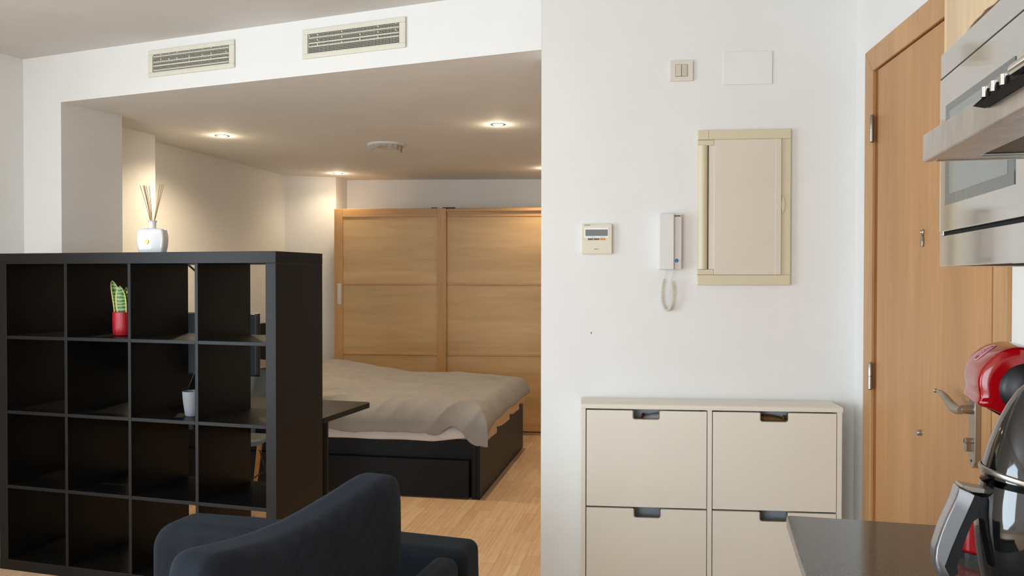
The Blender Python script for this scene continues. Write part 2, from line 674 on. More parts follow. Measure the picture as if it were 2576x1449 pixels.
def tag(o, label=None, cat=None, group=None, kind=None):
    if label:
        o['label'] = label
    if cat:
        o['category'] = cat
    if group:
        o['group'] = group
    if kind:
        o['kind'] = kind
    return o


def thing(name, label, cat, loc, yaw=0, group=None):
    e = bpy.data.objects.new(name, None)
    e.empty_display_size = .1
    COL.objects.link(e)
    e.location = loc
    e.rotation_euler = (0, 0, yaw)
    return tag(e, label, cat, group)


def structure_empty(name, loc, yaw=0):
    e = bpy.data.objects.new(name, None)
    e.empty_display_size = .1
    COL.objects.link(e)
    e.location = loc
    e.rotation_euler = (0, 0, yaw)
    e['kind'] = 'structure'
    return e


def dup(root, loc, yaw, label=None):
    r = root.copy()
    COL.objects.link(r)
    r.location = loc
    r.rotation_euler = (0, 0, yaw)
    if label:
        r['label'] = label
    for ch in list(root.children):
        c = ch.copy()
        COL.objects.link(c)
        c.parent = r
        for g in list(ch.children):
            d = g.copy()
            COL.objects.link(d)
            d.parent = c
    return r


def text_mesh(name, body, size, mat, parent, loc, rot, depth=.0004, sx=1.0, shear=0):
    cu = bpy.data.curves.new(name, 'FONT')
    cu.body = body
    cu.size = size
    cu.extrude = depth
    cu.align_x = 'CENTER'
    cu.align_y = 'CENTER'
    cu.shear = shear
    cu.resolution_u = 2
    tmp = bpy.data.objects.new(name + '_tmp', cu)
    COL.objects.link(tmp)
    dg = bpy.context.evaluated_depsgraph_get()
    me = bpy.data.meshes.new_from_object(tmp.evaluated_get(dg))
    bpy.data.objects.remove(tmp, do_unlink=True)
    me.name = name
    me.materials.clear()
    me.materials.append(mat)
    o = bpy.data.objects.new(name, me)
    COL.objects.link(o)
    o.parent = parent
    o.location = loc
    o.rotation_euler = rot
    o.scale = (sx, 1, 1)
    return o


# ================================================================== the setting
def wall(name, p0, p1, z0, z1, thick, mat, holes=()):
    """wall face runs p0->p1 (room on its right-hand side when thick > 0 builds to the left)"""
    p0, p1 = Vector(p0), Vector(p1)
    L = (p1 - p0).length
    e = structure_empty  # noqa
    bm = bmesh.new()
    us = sorted(set([0, L] + [h[0] for h in holes] + [h[1] for h in holes]))
    for a, b in zip(us[:-1], us[1:]):
        hs = [h for h in holes if h[0] <= a + 1e-6 and h[1] >= b - 1e-6]
        if not hs:
            bm_box(bm, a, b, 0, thick, z0, z1)
        else:
            h = hs[0]
            if h[2] > z0 + 1e-4:
                bm_box(bm, a, b, 0, thick, z0, h[2])
            if h[3] < z1 - 1e-4:
                bm_box(bm, a, b, 0, thick, h[3], z1)
    o = mesh_obj(name, bm, mat)
    d = (p1 - p0).normalized()
    o.location = (p0.x, p0.y, 0)
    o.rotation_euler = (0, 0, math.atan2(d.y, d.x))
    o['kind'] = 'structure'
    return o


# floor
bm = bmesh.new()
bm_box(bm, -6, 3, -3.6, 8.4, -.05, 0)
tag(mesh_obj('floor', bm, M_['floor']), kind='structure')

# ceilings: main room (higher) and bedroom (lower, level with the underside of the beam)
d_b = Vector((math.cos(BEAM_Y), math.sin(BEAM_Y)))       # along the beam to the right
n_b = Vector((-d_b.y, d_b.x))                            # away from the camera
ceil_poly = [P_L, P_WE, P_CR + Vector((.9, -.1)), (1.9, 1.0), (1.2, -3.3), (-5.6, -2.4), tuple(P_LB + Vector((-.3, -.1)))]
prism('ceiling', [tuple(p) for p in ceil_poly], 'z', Z_CEIL, Z_CEIL + .08, M_['ceil'])['kind'] = 'structure'
sof = [tuple(P_L + n_b * .12 + d_b * (-.4)), tuple(P_WE + n_b * .12), (0.22, 3.33), (2.3, 3.15), (2.3, 8.1), (-2.9, 8.1), (-2.9, 5.2)]
prism('ceiling', sof, 'z', Z_SOF, Z_SOF + .08, M_['wall'])['kind'] = 'structure'

# beam across the bedroom opening, and the pier at its left
hd = structure_empty('wall_header', (P_WE.x, P_WE.y, 0), BEAM_Y)
box('beam', -3.35, -.0005, 0, .12, Z_SOF, Z_CEIL + .02, M_['wall'], hd)
jl = -2.663
prism('pier', [(jl, 0), (jl, .39), (-3.3, .39), (-3.3, 0)], 'z', 0, Z_SOF, M_['wall'], hd)

wall('wall_left', P_LB, P_L + lw_dir * -.0, 0, Z_CEIL, .2, M_['wall'], [(6.6 - 4.2, 6.6 - 2.2, .15, 2.3)])
wall('wall_back', P_KB + wb_dir * .3, P_LB, 0, Z_CEIL, .2, M_['wall'],
     [((P_KB - P_LB).length + .3 - 3.7, (P_KB - P_LB).length + .3 - 1.1, .15, 2.3)])
# entrance wall carrying the intercom, with its free end at the bedroom
fw_d = Vector((math.cos(YAW_CAB), math.sin(YAW_CAB)))
w_front = wall('wall_front', P_WE, P_WE + fw_d * 1.5, 0, Z_CEIL, .14, M_['wall'])
# tiny nail hole left in the plaster
bm = bmesh.new()
bm_tube(bm, [(.20, -.0006, 1.153), (.2004, -.0006, 1.161)], .0016, 6)
mesh_obj('nail_hole', bm, M_['seam'], w_front)
# door wall: local x runs from the corner towards the camera, thickness away from the room
dr_d = -Vector((math.cos(YAW_DOOR), math.sin(YAW_DOOR)))
T0, T1, ZD = .252, 1.140, 2.130
w_right = wall('wall_right', P_CR, P_CR + dr_d * 1.63, 0, Z_CEIL, .16, M_['wall'], [(T0, T1, 0, ZD)])
# kitchen wall
kx = Vector((math.cos(YAW_KIT), math.sin(YAW_KIT)))      # towards the wall
ky = Vector((-kx.y, kx.x))                               # away from the camera
K0 = Vector((0.553, 1.636))
kw = K0 + kx * .602
w_k = wall('wall_kitchen', kw + ky * .09, kw - ky * 4.6, 0, Z_CEIL, .2, M_['wall'])

# bedroom walls
wall('wall_bedroom_left', (-2.62, 4.42), (-2.038, 7.305), 0, Z_SOF, .15, M_['wall'])
bm = bmesh.new()
bm_prism(bm, [(-2.40, 4.86), (-2.296, 5.247), (-2.52, 5.292), (-2.60, 4.90)], 'z', 0, Z_SOF)
tag(mesh_obj('wall_bedroom_column', bm, M_['wall']), kind='structure')
bm = bmesh.new()
bm_prism(bm, [(-2.038, 7.305), (-1.609, 7.447), (-1.551, 7.659), (-1.6, 7.9), (-2.2, 7.9)], 'z', 0, Z_SOF)
tag(mesh_obj('wall_bedroom_pilaster', bm, M_['wall']), kind='structure')
wall('wall_bedroom_far', (-1.62, 7.662), (2.0, 7.507), 0, Z_SOF, .15, M_['wall'])
wall('wall_bedroom_right', (2.0, 7.6), (1.9, 3.0), 0, Z_SOF, .15, M_['wall'])

# balcony windows behind the camera (daylight sources)
def window(name, org, yaw, u0, u1, z0, z1):
    w = structure_empty(name, (org.x, org.y, 0), yaw)
    bm = bmesh.new()
    t = .06
    bm_box(bm, u0, u1, .06, .12, z0, z0 + t)
    bm_box(bm, u0, u1, .06, .12, z1 - t, z1)
    bm_box(bm, u0, u0 + t, .06, .12, z0 + t, z1 - t)
    bm_box(bm, u1 - t, u1, .06, .12, z0 + t, z1 - t)
    m = (u0 + u1) / 2
    bm_box(bm, m - t / 2, m + t / 2, .06, .12, z0 + t, z1 - t)
    mesh_obj('window_frame', bm, M_['white'], w)
    box('pane', u0 + t, m - t / 2, .085, .092, z0 + t, z1 - t, M_['pane'], w)
    box('pane', m + t / 2, u1 - t, .085, .092, z0 + t, z1 - t, M_['pane'], w)


window('window_1', P_LB, math.atan2((P_L - P_LB).y, (P_L - P_LB).x), 2.4, 4.4, .15, 2.3)
pb = P_KB + wb_dir * .3
Lb = (pb - P_LB).length
window('window_2', pb, math.atan2((P_LB - pb).y, (P_LB - pb).x), Lb - 3.7, Lb - 1.1, .15, 2.3)

# ------------------------------------------------------------------ entrance door (local x from corner towards the camera, y into the wall)
yaw_dw = math.atan2(dr_d.y, dr_d.x)
d1 = structure_empty('door_1', (P_CR.x, P_CR.y, 0), yaw_dw)
# architrave: mitred boards with a sloping inner edge
bm = bmesh.new()
def archi_piece(bm, pts):
    bm_prism(bm, pts, 'y', -.014, 0)
archi_piece(bm, [(.151, 0), (.236, 0), (.236, 2.118), (.151, 2.203)])
archi_piece(bm, [(.151, 2.203), (.236, 2.118), (1.148, 2.118), (1.215, 2.203)])
archi_piece(bm, [(1.148, 2.118), (1.148, 0), (1.215, 0), (1.215, 2.203)])
mesh_obj('architrave', bm, M_['archi'], d1, bevel=.003)
bm = bmesh.new()
bm_box(bm, .236, .270, -.0015, .15, 0, 2.118)
bm_box(bm, 1.128, 1.148, -.0015, .15, 0, 2.118)
bm_box(bm, .236, 1.148, -.0015, .15, 2.118, 2.1545)
bm_box(bm, .268, .300, .0375, .15, 0, 2.118)
bm_box(bm, 1.10, 1.130, .0375, .15, 0, 2.118)
bm_box(bm, .300, 1.10, .0375, .15, 2.09, 2.118)
mesh_obj('door_jamb', bm, M_['groove'], d1, bevel=.002)
leaf = box('door_leaf', .2735, 1.124, -.006, .036, .006, 2.113, M_['door'], d1, bevel=.002)
for z0 in (.978, 1.859):
    h = thing('hinge', None, None, (.254, -.016, z0))
    h.parent = d1
    tag(h)
    h.location = (.2535, -.021, z0)
    lathe('hinge_barrel', [(0, 0), (.005, 0), (.0085, .004), (.0085, .048), (.0072, .0485), (.0072, .0505), (.0085, .051), (.0085, .094), (.005, .099), (0, .099)], M_['satin'], h, 20)
# long back plate with rounded ends, lever, cylinder
hp = prism('handle_plate', rrect(-.018, .018, -.125, .125, .017, 6), 'y', -.022, -.006, M_['satin'], d1, bevel=.002)
hp.location = (1.058, 0, 1.012)
tube('lever_rose', [(0, -.02, .026), (0, -.050, .026)], [.0125, .0110], M_['satin'], hp, 16)
bm = bmesh.new()
bm_tube(bm, smooth_open([(.010, -.051, .025), (-.008, -.052, .0235), (-.028, -.053, .0245), (-.050, -.055, .034), (-.078, -.059, .050), (-.102, -.062, .0575), (-.128, -.061, .0565)], 6),
        [.0105, .0118, .0122, .0112, .0088, .006, .0022], 14)
mesh_obj('lever', bm, M_['satin'], hp, smooth=True)
bm = bmesh.new()
bm_prism(bm, [(-.009, -.082), (.009, -.082), (.009, -.062), (.0105, -.055), (.007, -.048), (-.007, -.048), (-.0105, -.055), (-.009, -.062)], 'y', -.040, -.02)
mesh_obj('lock_cylinder', bm, M_['satin'], hp, bevel=.002)
box('keyhole', -.0012, .0012, -.0405, -.0395, -.06, -.05, M_['dark'], hp)
tube('screw', [(0, -.0225, -.107), (0, -.0215, -.107)], .0035, M_['dark'], hp, 12)
# peep hole cover and small knob
pk = lathe('peephole_ring', [(0, -.002), (.009, -.002), (.010, .003), (.006, .006), (.0045, .003), (0, .003)], M_['satin'], d1, 20, (.689, -.007, 1.517), (PI / 2, 0, 0))
prism('peephole_cover', [(-.007, -.030), (.007, -.030), (.009, -.014), (.005, .004), (-.005, .004), (-.009, -.014)], 'y', -.014, -.0065, M_['satin'], d1, bevel=.002).location = (.689, 0, 1.503)
lathe('door_stud', [(0, .013), (.007, .013), (.009, .010), (.009, .003), (.010, 0), (0, 0)], M_['satin'], d1, 20, (.683, -.006, .907), (PI / 2, 0, 0))

# beech skirting boards visible along the living side
bm = bmesh.new()
bm_box(bm, 0, .35, -.012, 0, 0, .07)
sk = mesh_obj('baseboard_front', bm, M_['skirt'])
sk.location = (P_WE.x, P_WE.y, 0)
sk.rotation_euler = (0, 0, YAW_CAB)
sk['kind'] = 'structure'


# ================================================================== downlights
def downlight(label, x, y, zc, group, power, size=150, blend=.75, yaw=0):
    t = thing('downlight', label, 'ceiling light', (x, y, zc), yaw, group)
    lathe('trim_ring', [(.030, .0), (.036, -.004), (.043, -.004), (.046, -.001), (.046, .0005)], M_['satin'], t, 36)
    lathe('lamp_face', [(0, -.0085), (.018, -.0075), (.028, -.004), (.031, -.0005), (.031, .0002), (0, .0002)], M_['lamp'], t, 32)
    l = bpy.data.lights.new('downlight_beam', 'SPOT')
    l.energy = power
    l.color = (1.0, .80, .54)
    l.spot_size = R(size)
    l.spot_blend = blend
    l.shadow_soft_size = .03
    lo = bpy.data.objects.new('downlight_beam', l)
    COL.objects.link(lo)
    lo.parent = t
    lo.location = (0, 0, -.02)
    l2 = bpy.data.lights.new('downlight_spill', 'POINT')
    l2.energy = 0.85
    l2.color = (1.0, .82, .56)
    l2.shadow_soft_size = .025
    lo2 = bpy.data.objects.new('downlight_spill', l2)
    COL.objects.link(lo2)
    lo2.parent = t
    lo2.location = (0, 0, -.045)
    return t


G = 'recessed downlights in the bedroom ceiling'
downlight('lit downlight in the bedroom ceiling nearest the white column', -1.869, 5.259, Z_SOF, G, 42)
downlight('lit downlight in the bedroom ceiling, rightmost of the three visible, by the white entrance wall', -.084, 4.867, Z_SOF, G, 34)
downlight('small lit downlight farthest back, above the left end of the wardrobe', -1.53, 7.162, Z_SOF, G, 10)
downlight('downlight over the right half of the wardrobe, at the edge of the white entrance wall', .29, 6.80, Z_SOF, G, 15)

# ================================================================== ceiling extract vent with torn netting
t = thing('ceiling_vent', 'round white ceiling vent with torn netting hanging from its rim', 'vent', (-.862, 5.60, Z_SOF))
lathe('rim', [(.085, -.002), (.09, -.012), (.118, -.014), (.13, -.006), (.132, 0), (.085, 0)], M_['white'], t, 48)
lathe('cone', [(0, -.012), (.05, -.012), (.07, -.006), (.086, 0), (0, 0)], M_['vent'], t, 40)
bm = bmesh.new()
n = 72
top, mid_, bot = [], [], []
for i in range(n + 1):
    a = R(185 + 170 * i / n)
    s = abs(i / n - .47) * 2
    dep = .014 + .036 * min(1, s ** 1.3) * (1.1 - .2 * i / n) + .0015 * math.sin(i * .9)
    for lst, f in ((top, 0), (mid_, .5), (bot, 1)):
        rr = .112 - .006 * f + .003 * math.sin(i * .7 + f)
        lst.append(bm.verts.new((rr * math.cos(a), rr * math.sin(a), -.012 - dep * f)))
for A, B in ((top, mid_), (mid_, bot)):
    for i in range(n):
        bm.faces.new((A[i], A[i + 1], B[i + 1], B[i]))
mesh_obj('netting', bm, M_['net'], t, smooth=True, solid=.001)

# ================================================================== air-conditioning grilles on the beam
def grille(label, u0, clips, louvres):
    W_, H_ = .53, .131
    t = thing('air_grille', label, 'air vent', (P_WE.x + d_b.x * u0, P_WE.y + d_b.y * u0, 2.3615), BEAM_Y, 'air conditioning grilles on the beam')
    bm = bmesh.new()
    fw_, fh = .030, .022
    for (a, b, c, d) in ((0, W_, 0, fh), (0, W_, H_ - fh, H_), (0, fw_, fh, H_ - fh), (W_ - fw_, W_, fh, H_ - fh)):
        bm_box(bm, a, b, -.010, 0, c, d)
    mesh_obj('frame', bm, M_['vent'], t, bevel=.003)
    box('duct_backing', fw_, W_ - fw_, -.0012, -.0004, fh, H_ - fh, M_['dark'], t)
    ih = H_ - 2 * fh
    for f in louvres:
        z = fh + ih * f
        bm = bmesh.new()
        bm_prism(bm, [(-.0099, z - .0026), (-.0092, z + .0026), (-.002, z + .0020), (-.002, z - .0020)], 'x', fw_ + .006, W_ - fw_ - .003)
        mesh_obj('louvre', bm, M_['vent'], t)
    bm = bmesh.new()
    nx_ = 66
    for i in range(nx_ + 1):
        x = fw_ + (W_ - 2 * fw_) * i / nx_
        bm_box(bm, x - .00055, x + .00055, -.0102, -.0094, fh - .002, H_ - fh + .002)
    nz_ = 13
    for i in range(nz_ + 1):
        z = fh + ih * i / nz_
        bm_box(bm, fw_ - .002, W_ - fw_ + .002, -.0102, -.0094, z - .00055, z + .00055)
    mesh_obj('insect_mesh', bm, M_['vent'], t)
    for (cx_, f) in clips:
        z = fh + ih * f
        x = fw_ + (W_ - 2 * fw_) * cx_
        bm = bmesh.new()
        bm_prism(bm, [(x - .005, z + .004), (x - .002, z + .0055), (x + .003, z - .001), (x + .0025, z - .0045), (x - .001, z - .002)], 'y', -.0118, -.0085)
        mesh_obj('tie_clip', bm, M_['vent'], t)
    return t


grille('yellowed air grille with wire netting on the white beam, left of the two', -2.057,
       [(.015, .93), (.12, .95), (.23, .96), (.335, .96), (.5, .98), (.67, .98), (.78, .98), (.89, .98), (.12, .66), (.23, .62), (.335, .62), (.5, .62), (.67, .60), (.78, .62), (.97, .62), (.12, .32), (.23, .33), (.5, .36), (.78, .36), (.97, .33)],
       (.86, .55, .34, .09))
grille('yellowed air grille with wire netting on the white beam, right of the two', -1.144,
       [(.02, .9), (.12, .88), (.39, .90), (.78, .92), (.97, .96), (.12, .62), (.39, .62), (.59, .62), (.78, .64), (.97, .62), (.12, .38), (.39, .36), (.59, .38), (.78, .38), (.02, .36)],
       (.78, .52, .33))


# ================================================================== things on the entrance wall (local x along wall, y into wall, z up)
CWo = Vector((0.278, 3.253))
def on_wall(name, label, cat, u, z, group=None):
    return thing(name, label, cat, (CWo.x + fw_d.x * u, CWo.y + fw_d.y * u, z), YAW_CAB, group)


# light switch
t = on_wall('light_switch', 'small square cream double switch high on the white wall', 'switch', .3895, 2.1915)
prism('plate', rrect(-.0445, .0445, -.0405, .0405, .003, 3), 'y', -.009, 0, M_['switch'], t, bevel=.0015)
box('gap', -.0235, .0235, -.0094, -.0088, -.0235, .0235, M_['seam'], t)
box('rocker', -.0222, -.0010, -.0125, -.009, -.0222, .0222, M_['rocker'], t, bevel=.001)
bm = bmesh.new()
bm_box(bm, .0010, .0222, -.0110, -.009, -.0222, .0222)
for i in range(14):
    z = -.019 + .038 * i / 13
    bm_box(bm, .003, .0202, -.0122, -.011, z - .0009, z + .0009)
mesh_obj('grooved_rocker', bm, M_['rocker'], t)
# blank plate
t = on_wall('blank_plate', 'white painted rectangular blank cover plate high on the wall', 'cover plate', .644, 2.197)
prism('cover', rrect(-.0935, .0935, -.064, .064, .004, 3), 'y', -.0045, 0, M_['wall'], t, bevel=.0012)
# electrical panel
t = on_wall('electrical_panel', 'beige plastic fuse box with hinged door on the white wall', 'fuse box', .452, 1.3495)
PW, PH = .356, .606
bm = bmesh.new()
def panel_bar(bm, x0, x1, z0, z1, d=.016):
    bm_box(bm, x0, x1, -d, 0, z0, z1)
fwL, fwR, fhT, fhB = .042, .038, .038, .040
panel_bar(bm, .0, PW, 0, fhB)
panel_bar(bm, .0, PW, PH - fhT, PH)
panel_bar(bm, PW - fwR, PW, fhB, PH - fhT)
panel_bar(bm, .0, .062, fhB, PH - fhT, .006)
mesh_obj('frame', bm, M_['panel'], t, bevel=.006, seg=4)
box('frame_seam', .0415, .0421, -.0165, -.0155, PH - fhT + .003, PH - .002, M_['seam'], t)
# round hinge column
bm = bmesh.new()
n = 14
arc = [(.002 + .0195 * (1 - math.cos(PI * i / n)), -.004 - .017 * math.sin(PI * i / n)) for i in range(n + 1)]
bm_prism(bm, [(x, y) for x, y in arc], 'z', .062, PH - .060)
mesh_obj('hinge_column', bm, M_['panel'], t, smooth=True)
box('hinge_shadow', .0415, .0432, -.0125, -.005, .062, PH - .060, M_['seam'], t)
for z0 in (.0405, PH - .060):
    box('hinge_cap', 0.0, .063, -.0185, -.004, z0, z0 + .0205, M_['panel'], t, bevel=.002)
pd = box('door', .0635, .318, -.022, -.004, .0405, PH - .039, M_['paneldoor'], t, bevel=.0015)
box('door_edge_strip', .296, .3178, -.0235, -.0219, .0408, PH - .0395, M_['paneldoor'], pd, bevel=.0006)
box('door_side_strip', .0432, .0633, -.012, -.004, .062, PH - .060, M_['paneldoor'], t)
bm = bmesh.new()
bm_puff(bm, [(.024 * math.cos(2 * PI * i / 24) * .32, .034 * math.sin(2 * PI * i / 24)) for i in range(24)], 'y', -.014, .005, 7, 2, .5)
o = mesh_obj('finger_pull', bm, M_['panel'], t, smooth=True)
o.location = (.326, -.001, .312)
# thermostat
t = on_wall('thermostat', 'ivory air conditioning controller with grey display left of the intercom', 'thermostat', .0595, 1.5315)
prism('body', rrect(-.0605, .0605, -.0595, .0595, .004, 4), 'y', -.017, 0, M_['thermo'], t, bevel=.003)
prism('display_frame', rrect(-.0475, .0475, .004, .0445, .002, 2), 'y', -.0182, -.0165, M_['whitebright'], t, bevel=.0006)
box('display', -.0445, .0435, -.0187, -.018, .0115, .037, M_['lcd'], t)
for a, b in (((-.0605, -.0012), (-.036, -.0065)), ((.036, -.0065), (.0605, -.0012))):
    tube('flap_line', [(a[0], -.0172, a[1]), (b[0], -.0172, b[1])], .0005, M_['rocker'], t, 5)
for x, mt in ((-.0245, 'btn'), (-.0005, 'btn'), (.0235, 'orange')):
    box('button', x - .0105, x + .0105, -.0192, -.0168, -.0045, .0023, M_[mt], t, bevel=.0008)
bm = bmesh.new()
for i in range(5):
    x = -.047 + i * .0045
    bm_box(bm, x, x + .002, -.0174, -.0168, .0525, .0570)
mesh_obj('vent_slots', bm, M_['seam'], t)
text_mesh('logo', 'FUJITSU', .0052, M_['ink'], t, (-.001, -.0172, -.0405), (PI / 2, 0, 0), .0003, 1.0, .25)
bm = bmesh.new()
for (a, b, z) in ((-.022, -.006, .0072), (.013, .032, .0072)):
    bm_box(bm, a, b, -.0185, -.0181, z - .0004, z + .0004)
mesh_obj('printed_caption', bm, M_['ink'], t)
# intercom handset
t = on_wall('intercom_phone', 'white intercom handset with coiled cord and blue button on the wall', 'intercom', .3455, 1.519)
box('base', -.0425, .0445, -.030, 0, -.108, .108, M_['white'], t, bevel=.003)
box('handset', -.0445, .0135, -.046, -.014, -.109, .109, M_['white'], t, bevel=.003)
box('speaker_slot', .0175, .0405, -.0312, -.0295, .0985, .1025, M_['ink'], t)
bm = bmesh.new()
bm_lathe(bm, [(0, .004), (.005, .0035), (.0075, .001), (.0078, 0), (0, 0)], 24)
o = mesh_obj('door_button', bm, M_['blue'], t, smooth=True)
o.location = (.0255, -.030, -.074)
o.rotation_euler = (PI / 2, 0, 0)
box('button_mark', .0375, .0415, -.0304, -.0298, -.0745, -.0737, M_['ink'], t)
# cord: plain leads then a coil hanging in a loop
path = smooth_open([(-.021, -.024, -.146), (-.0265, -.022, -.175), (-.0285, -.02, -.205), (-.0275, -.018, -.232), (-.020, -.017, -.257), (-.009, -.017, -.268), (.003, -.017, -.262), (.012, -.018, -.244), (.0155, -.02, -.215), (.0145, -.022, -.185), (.0085, -.024, -.158)], 16)
bm = bmesh.new()
N = 1150
pts = []
L = len(path) - 1
turns = 58
nx = Vector((0, 1, 0))
for i in range(N + 1):
    f = i / N * L
    k = min(int(f), L - 1)
    p = path[k].lerp(path[k + 1], f - k)
    tg = (path[min(k + 2, L)] - path[max(k - 1, 0)]).normalized()
    side = tg.cross(nx).normalized()
    a = 2 * PI * turns * i / N
    pts.append(p + (nx * math.cos(a) + side * math.sin(a)) * .0052)
bm_tube(bm, pts, .00125, 5)
bm_tube(bm, smooth_open([(-.016, -.026, -.106), (-.0165, -.026, -.125), (-.0205, -.025, -.140), tuple(pts[0])], 6), .0011, 6)
bm_tube(bm, smooth_open([(.0145, -.022, -.106), (.0125, -.022, -.122), (.004, -.023, -.143), tuple(pts[-1])], 6), .0011, 6)
mesh_obj('coiled_cord', bm, M_['cord'], t, smooth=True)

# ================================================================== shoe cabinet
Co = Vector((0.262, 3.084))
t = thing('shoe_cabinet', 'cream shallow shoe cabinet with four flap drawers against the white wall', 'shoe cabinet', (Co.x, Co.y, 0), YAW_CAB)
CD = .166
bm = bmesh.new()
prof = [(-.002, .882), (-.002, .892), (0, .897), (.004, .899), (.012, .900), (CD, .900), (CD, .882)]
bm_prism(bm, prof, 'x', -.001, .963)
mesh_obj('top_panel', bm, M_['cream'], t, bevel=.0015)
box('side_panel', .001, .0185, .001, CD, 0, .882, M_['cream'], t, bevel=.0012)
box('side_panel', .9425, .960, .001, CD, 0, .882, M_['cream'], t, bevel=.0012)
box('upright', .4725, .4895, .001, CD, .03, .882, M_['cream'], t, bevel=.001)
box('back_panel', .0185, .9425, CD - .006, CD, .03, .882, M_['cream'], t)
box('bottom_panel', .0185, .9425, .005, CD - .006, .03, .048, M_['cream'], t)


def flap(x0, x1, z0, z1, hx0, hx1, hd):
    r = .010
    pts = [(x0, z0), (x1, z0), (x1, z1), (hx1, z1)]
    for i in range(7):
        a = R(-90 * i / 6)
        pts.append((hx1 - r + r * math.cos(a), z1 - hd + r + r * math.sin(a)))
    for i in range(7):
        a = R(-90 - 90 * i / 6)
        pts.append((hx0 + r + r * math.cos(a), z1 - hd + r + r * math.sin(a)))
    pts.append((hx0, z1))
    pts.append((x0, z1))
    d = prism('flap_drawer', pts, 'y', 0, .018, M_['cream'], t, bevel=.0012)
    # grey lip lining the finger slot, and the bin wall behind it
    lip = []
    for (rr, off) in ((r, 0), (r - .003, .003)):
        row = []
        for i in range(7):
            a = R(-90 * i / 6)
            row.append((hx1 - r + rr * math.cos(a), z1 - hd + r + rr * math.sin(a)))
        for i in range(7):
            a = R(-90 - 90 * i / 6)
            row.append((hx0 + r + rr * math.cos(a), z1 - hd + r + rr * math.sin(a)))
        lip.append([(row[0][0], z1 - .0005)] + row + [(row[-1][0], z1 - .0005)])
    poly = lip[0] + lip[1][::-1]
    prism('slot_lip', poly, 'y', .0005, .0175, M_['satin'], d)
    box('bin_wall', x0 + .02, x1 - .02, .072, .077, z0 + .02, z1 + .004, M_['cream_dark'], d)
    box('bin_floor', x0 + .02, x1 - .02, .02, .072, z1 - .105, z1 - .100, M_['cream_dark'], d)
    return d


flap(.0215, .4700, .5115, .8765, .194, .296, .034)
flap(.4925, .9400, .5115, .8765, .664, .766, .034)
flap(.0215, .4700, .1300, .5050, .199, .301, .034)
flap(.4925, .9400, .1300, .5050, .664, .766, .034)


def shoe(label, u, z, dep, yaw, mat, strap):
    """low shoe lying toe-left: rounded upper, sole and a strap across"""
    s = thing('shoe', label, 'shoe', (Co.x + fw_d.x * u - fw_d.y * dep, Co.y + fw_d.y * u + fw_d.x * dep, z), YAW_CAB + yaw, 'shoes inside the shoe cabinet')
    prof = smooth_closed([(-.12, .004), (-.125, .02), (-.10, .042), (-.06, .055), (-.02, .075), (.03, .085), (.08, .082), (.105, .07), (.108, .03), (.10, .004)], 3)
    bm = bmesh.new()
    bm_puff(bm, prof, 'y', 0, .025, 9, 2.2, .35, (0, .02))
    mesh_obj('upper', bm, M_[mat], s, smooth=True)
    sole = [(.112 * math.cos(a) - .008, .022 * math.sin(a) * (1 + .15 * math.cos(a))) for a in [2 * PI * i / 24 for i in range(24)]]
    prism('sole', sole, 'z', 0, .012, M_['white'], s, smooth=True)
    tube('strap', smooth_open([(-.03, -.026, .02), (-.03, -.024, .055), (-.025, 0, .080), (-.02, .024, .055), (-.02, .026, .02)], 5), .005, M_[strap], s, 8)
    return s


shoe('grey shoe with a dark red strap glimpsed in the upper left cabinet slot', .262, .7768, .046, 0, 'shoegrey', 'shoered')
shoe('tan shoe glimpsed through the upper right cabinet slot', .735, .7768, .046, PI, 'tan', 'tan')

# ================================================================== black cube shelving unit (local x right, y back; front right corner at origin)
S0 = Vector((-.991, 3.415))
sx_d = Vector((math.cos(YAW_SH), math.sin(YAW_SH)))
sy_d = Vector((-sx_d.y, sx_d.x))
def shelf_pt(u, dep):
    return S0 - sx_d * u + sy_d * dep


t = thing('shelving_unit', 'tall black-brown open cube shelving unit with sixteen compartments dividing the room', 'shelf', (S0.x, S0.y, 0), YAW_SH)
W_, D_ = 1.488, .39
tp = .050
c_, dv = .335, .016
box('top_panel', -W_, 0, 0, D_, W_ - tp, W_, M_['black'], t, bevel=.0012)
box('base_panel', -W_, 0, 0, D_, 0, tp, M_['black'], t, bevel=.0012)
box('side_panel', -tp, -.0005, .0005, D_ - .0005, tp, W_ - tp, M_['black'], t, bevel=.0012)
box('side_panel', -W_ + .0005, -W_ + tp, .0005, D_ - .0005, tp, W_ - tp, M_['black'], t, bevel=.0012)
ux = [tp + c_ * k + dv * (k - 1) for k in range(1, 4)]
for u in ux:
    box('upright', -u - dv, -u, .001, D_ - .001, tp, W_ - tp, M_['black'], t, bevel=.001)
cells = [(tp, ux[0]), (ux[0] + dv, ux[1]), (ux[1] + dv, ux[2]), (ux[2] + dv, W_ - tp)]
for z in ux:
    for (a, b) in cells:
        box('shelf_board', -b, -a, .0015, D_ - .0015, z, z + dv, M_['black'], t, bevel=.001)
ZT = [z + dv for z in ux]

# reed diffuser on top
q = shelf_pt(.772, .185)
t = thing('reed_diffuser', 'white ceramic reed diffuser bottle with gold medallion on the black shelving unit', 'diffuser', (q.x, q.y, W_), R(-7.0))
bm = bmesh.new()
rings = []
def ring_rr(hx, hy, z, r, arch=0):
    pts = rrect(-hx, hx, -hy, hy, r, 5)
    return [bm.verts.new((x, y, z + arch * max(0, 1 - (x / (hx * .62)) ** 2))) for x, y in pts]
for (hx, hy, z, r, ar) in ((.054, .020, .0, .008, .0), (.058, .0235, .0, .009, .008), (.0605, .025, .012, .010, .002), (.065, .0265, .035, .010, 0), (.0675, .0275, .060, .010, 0), (.0668, .0275, .082, .010, 0), (.064, .0265, .100, .010, 0), (.0605, .0255, .110, .010, 0), (.056, .0235, .1135, .009, .0025), (.030, .018, .117, .008, .002), (.0165, .0155, .1185, .0135, 0)):
    rings.append(ring_rr(hx, hy, z, r, ar))
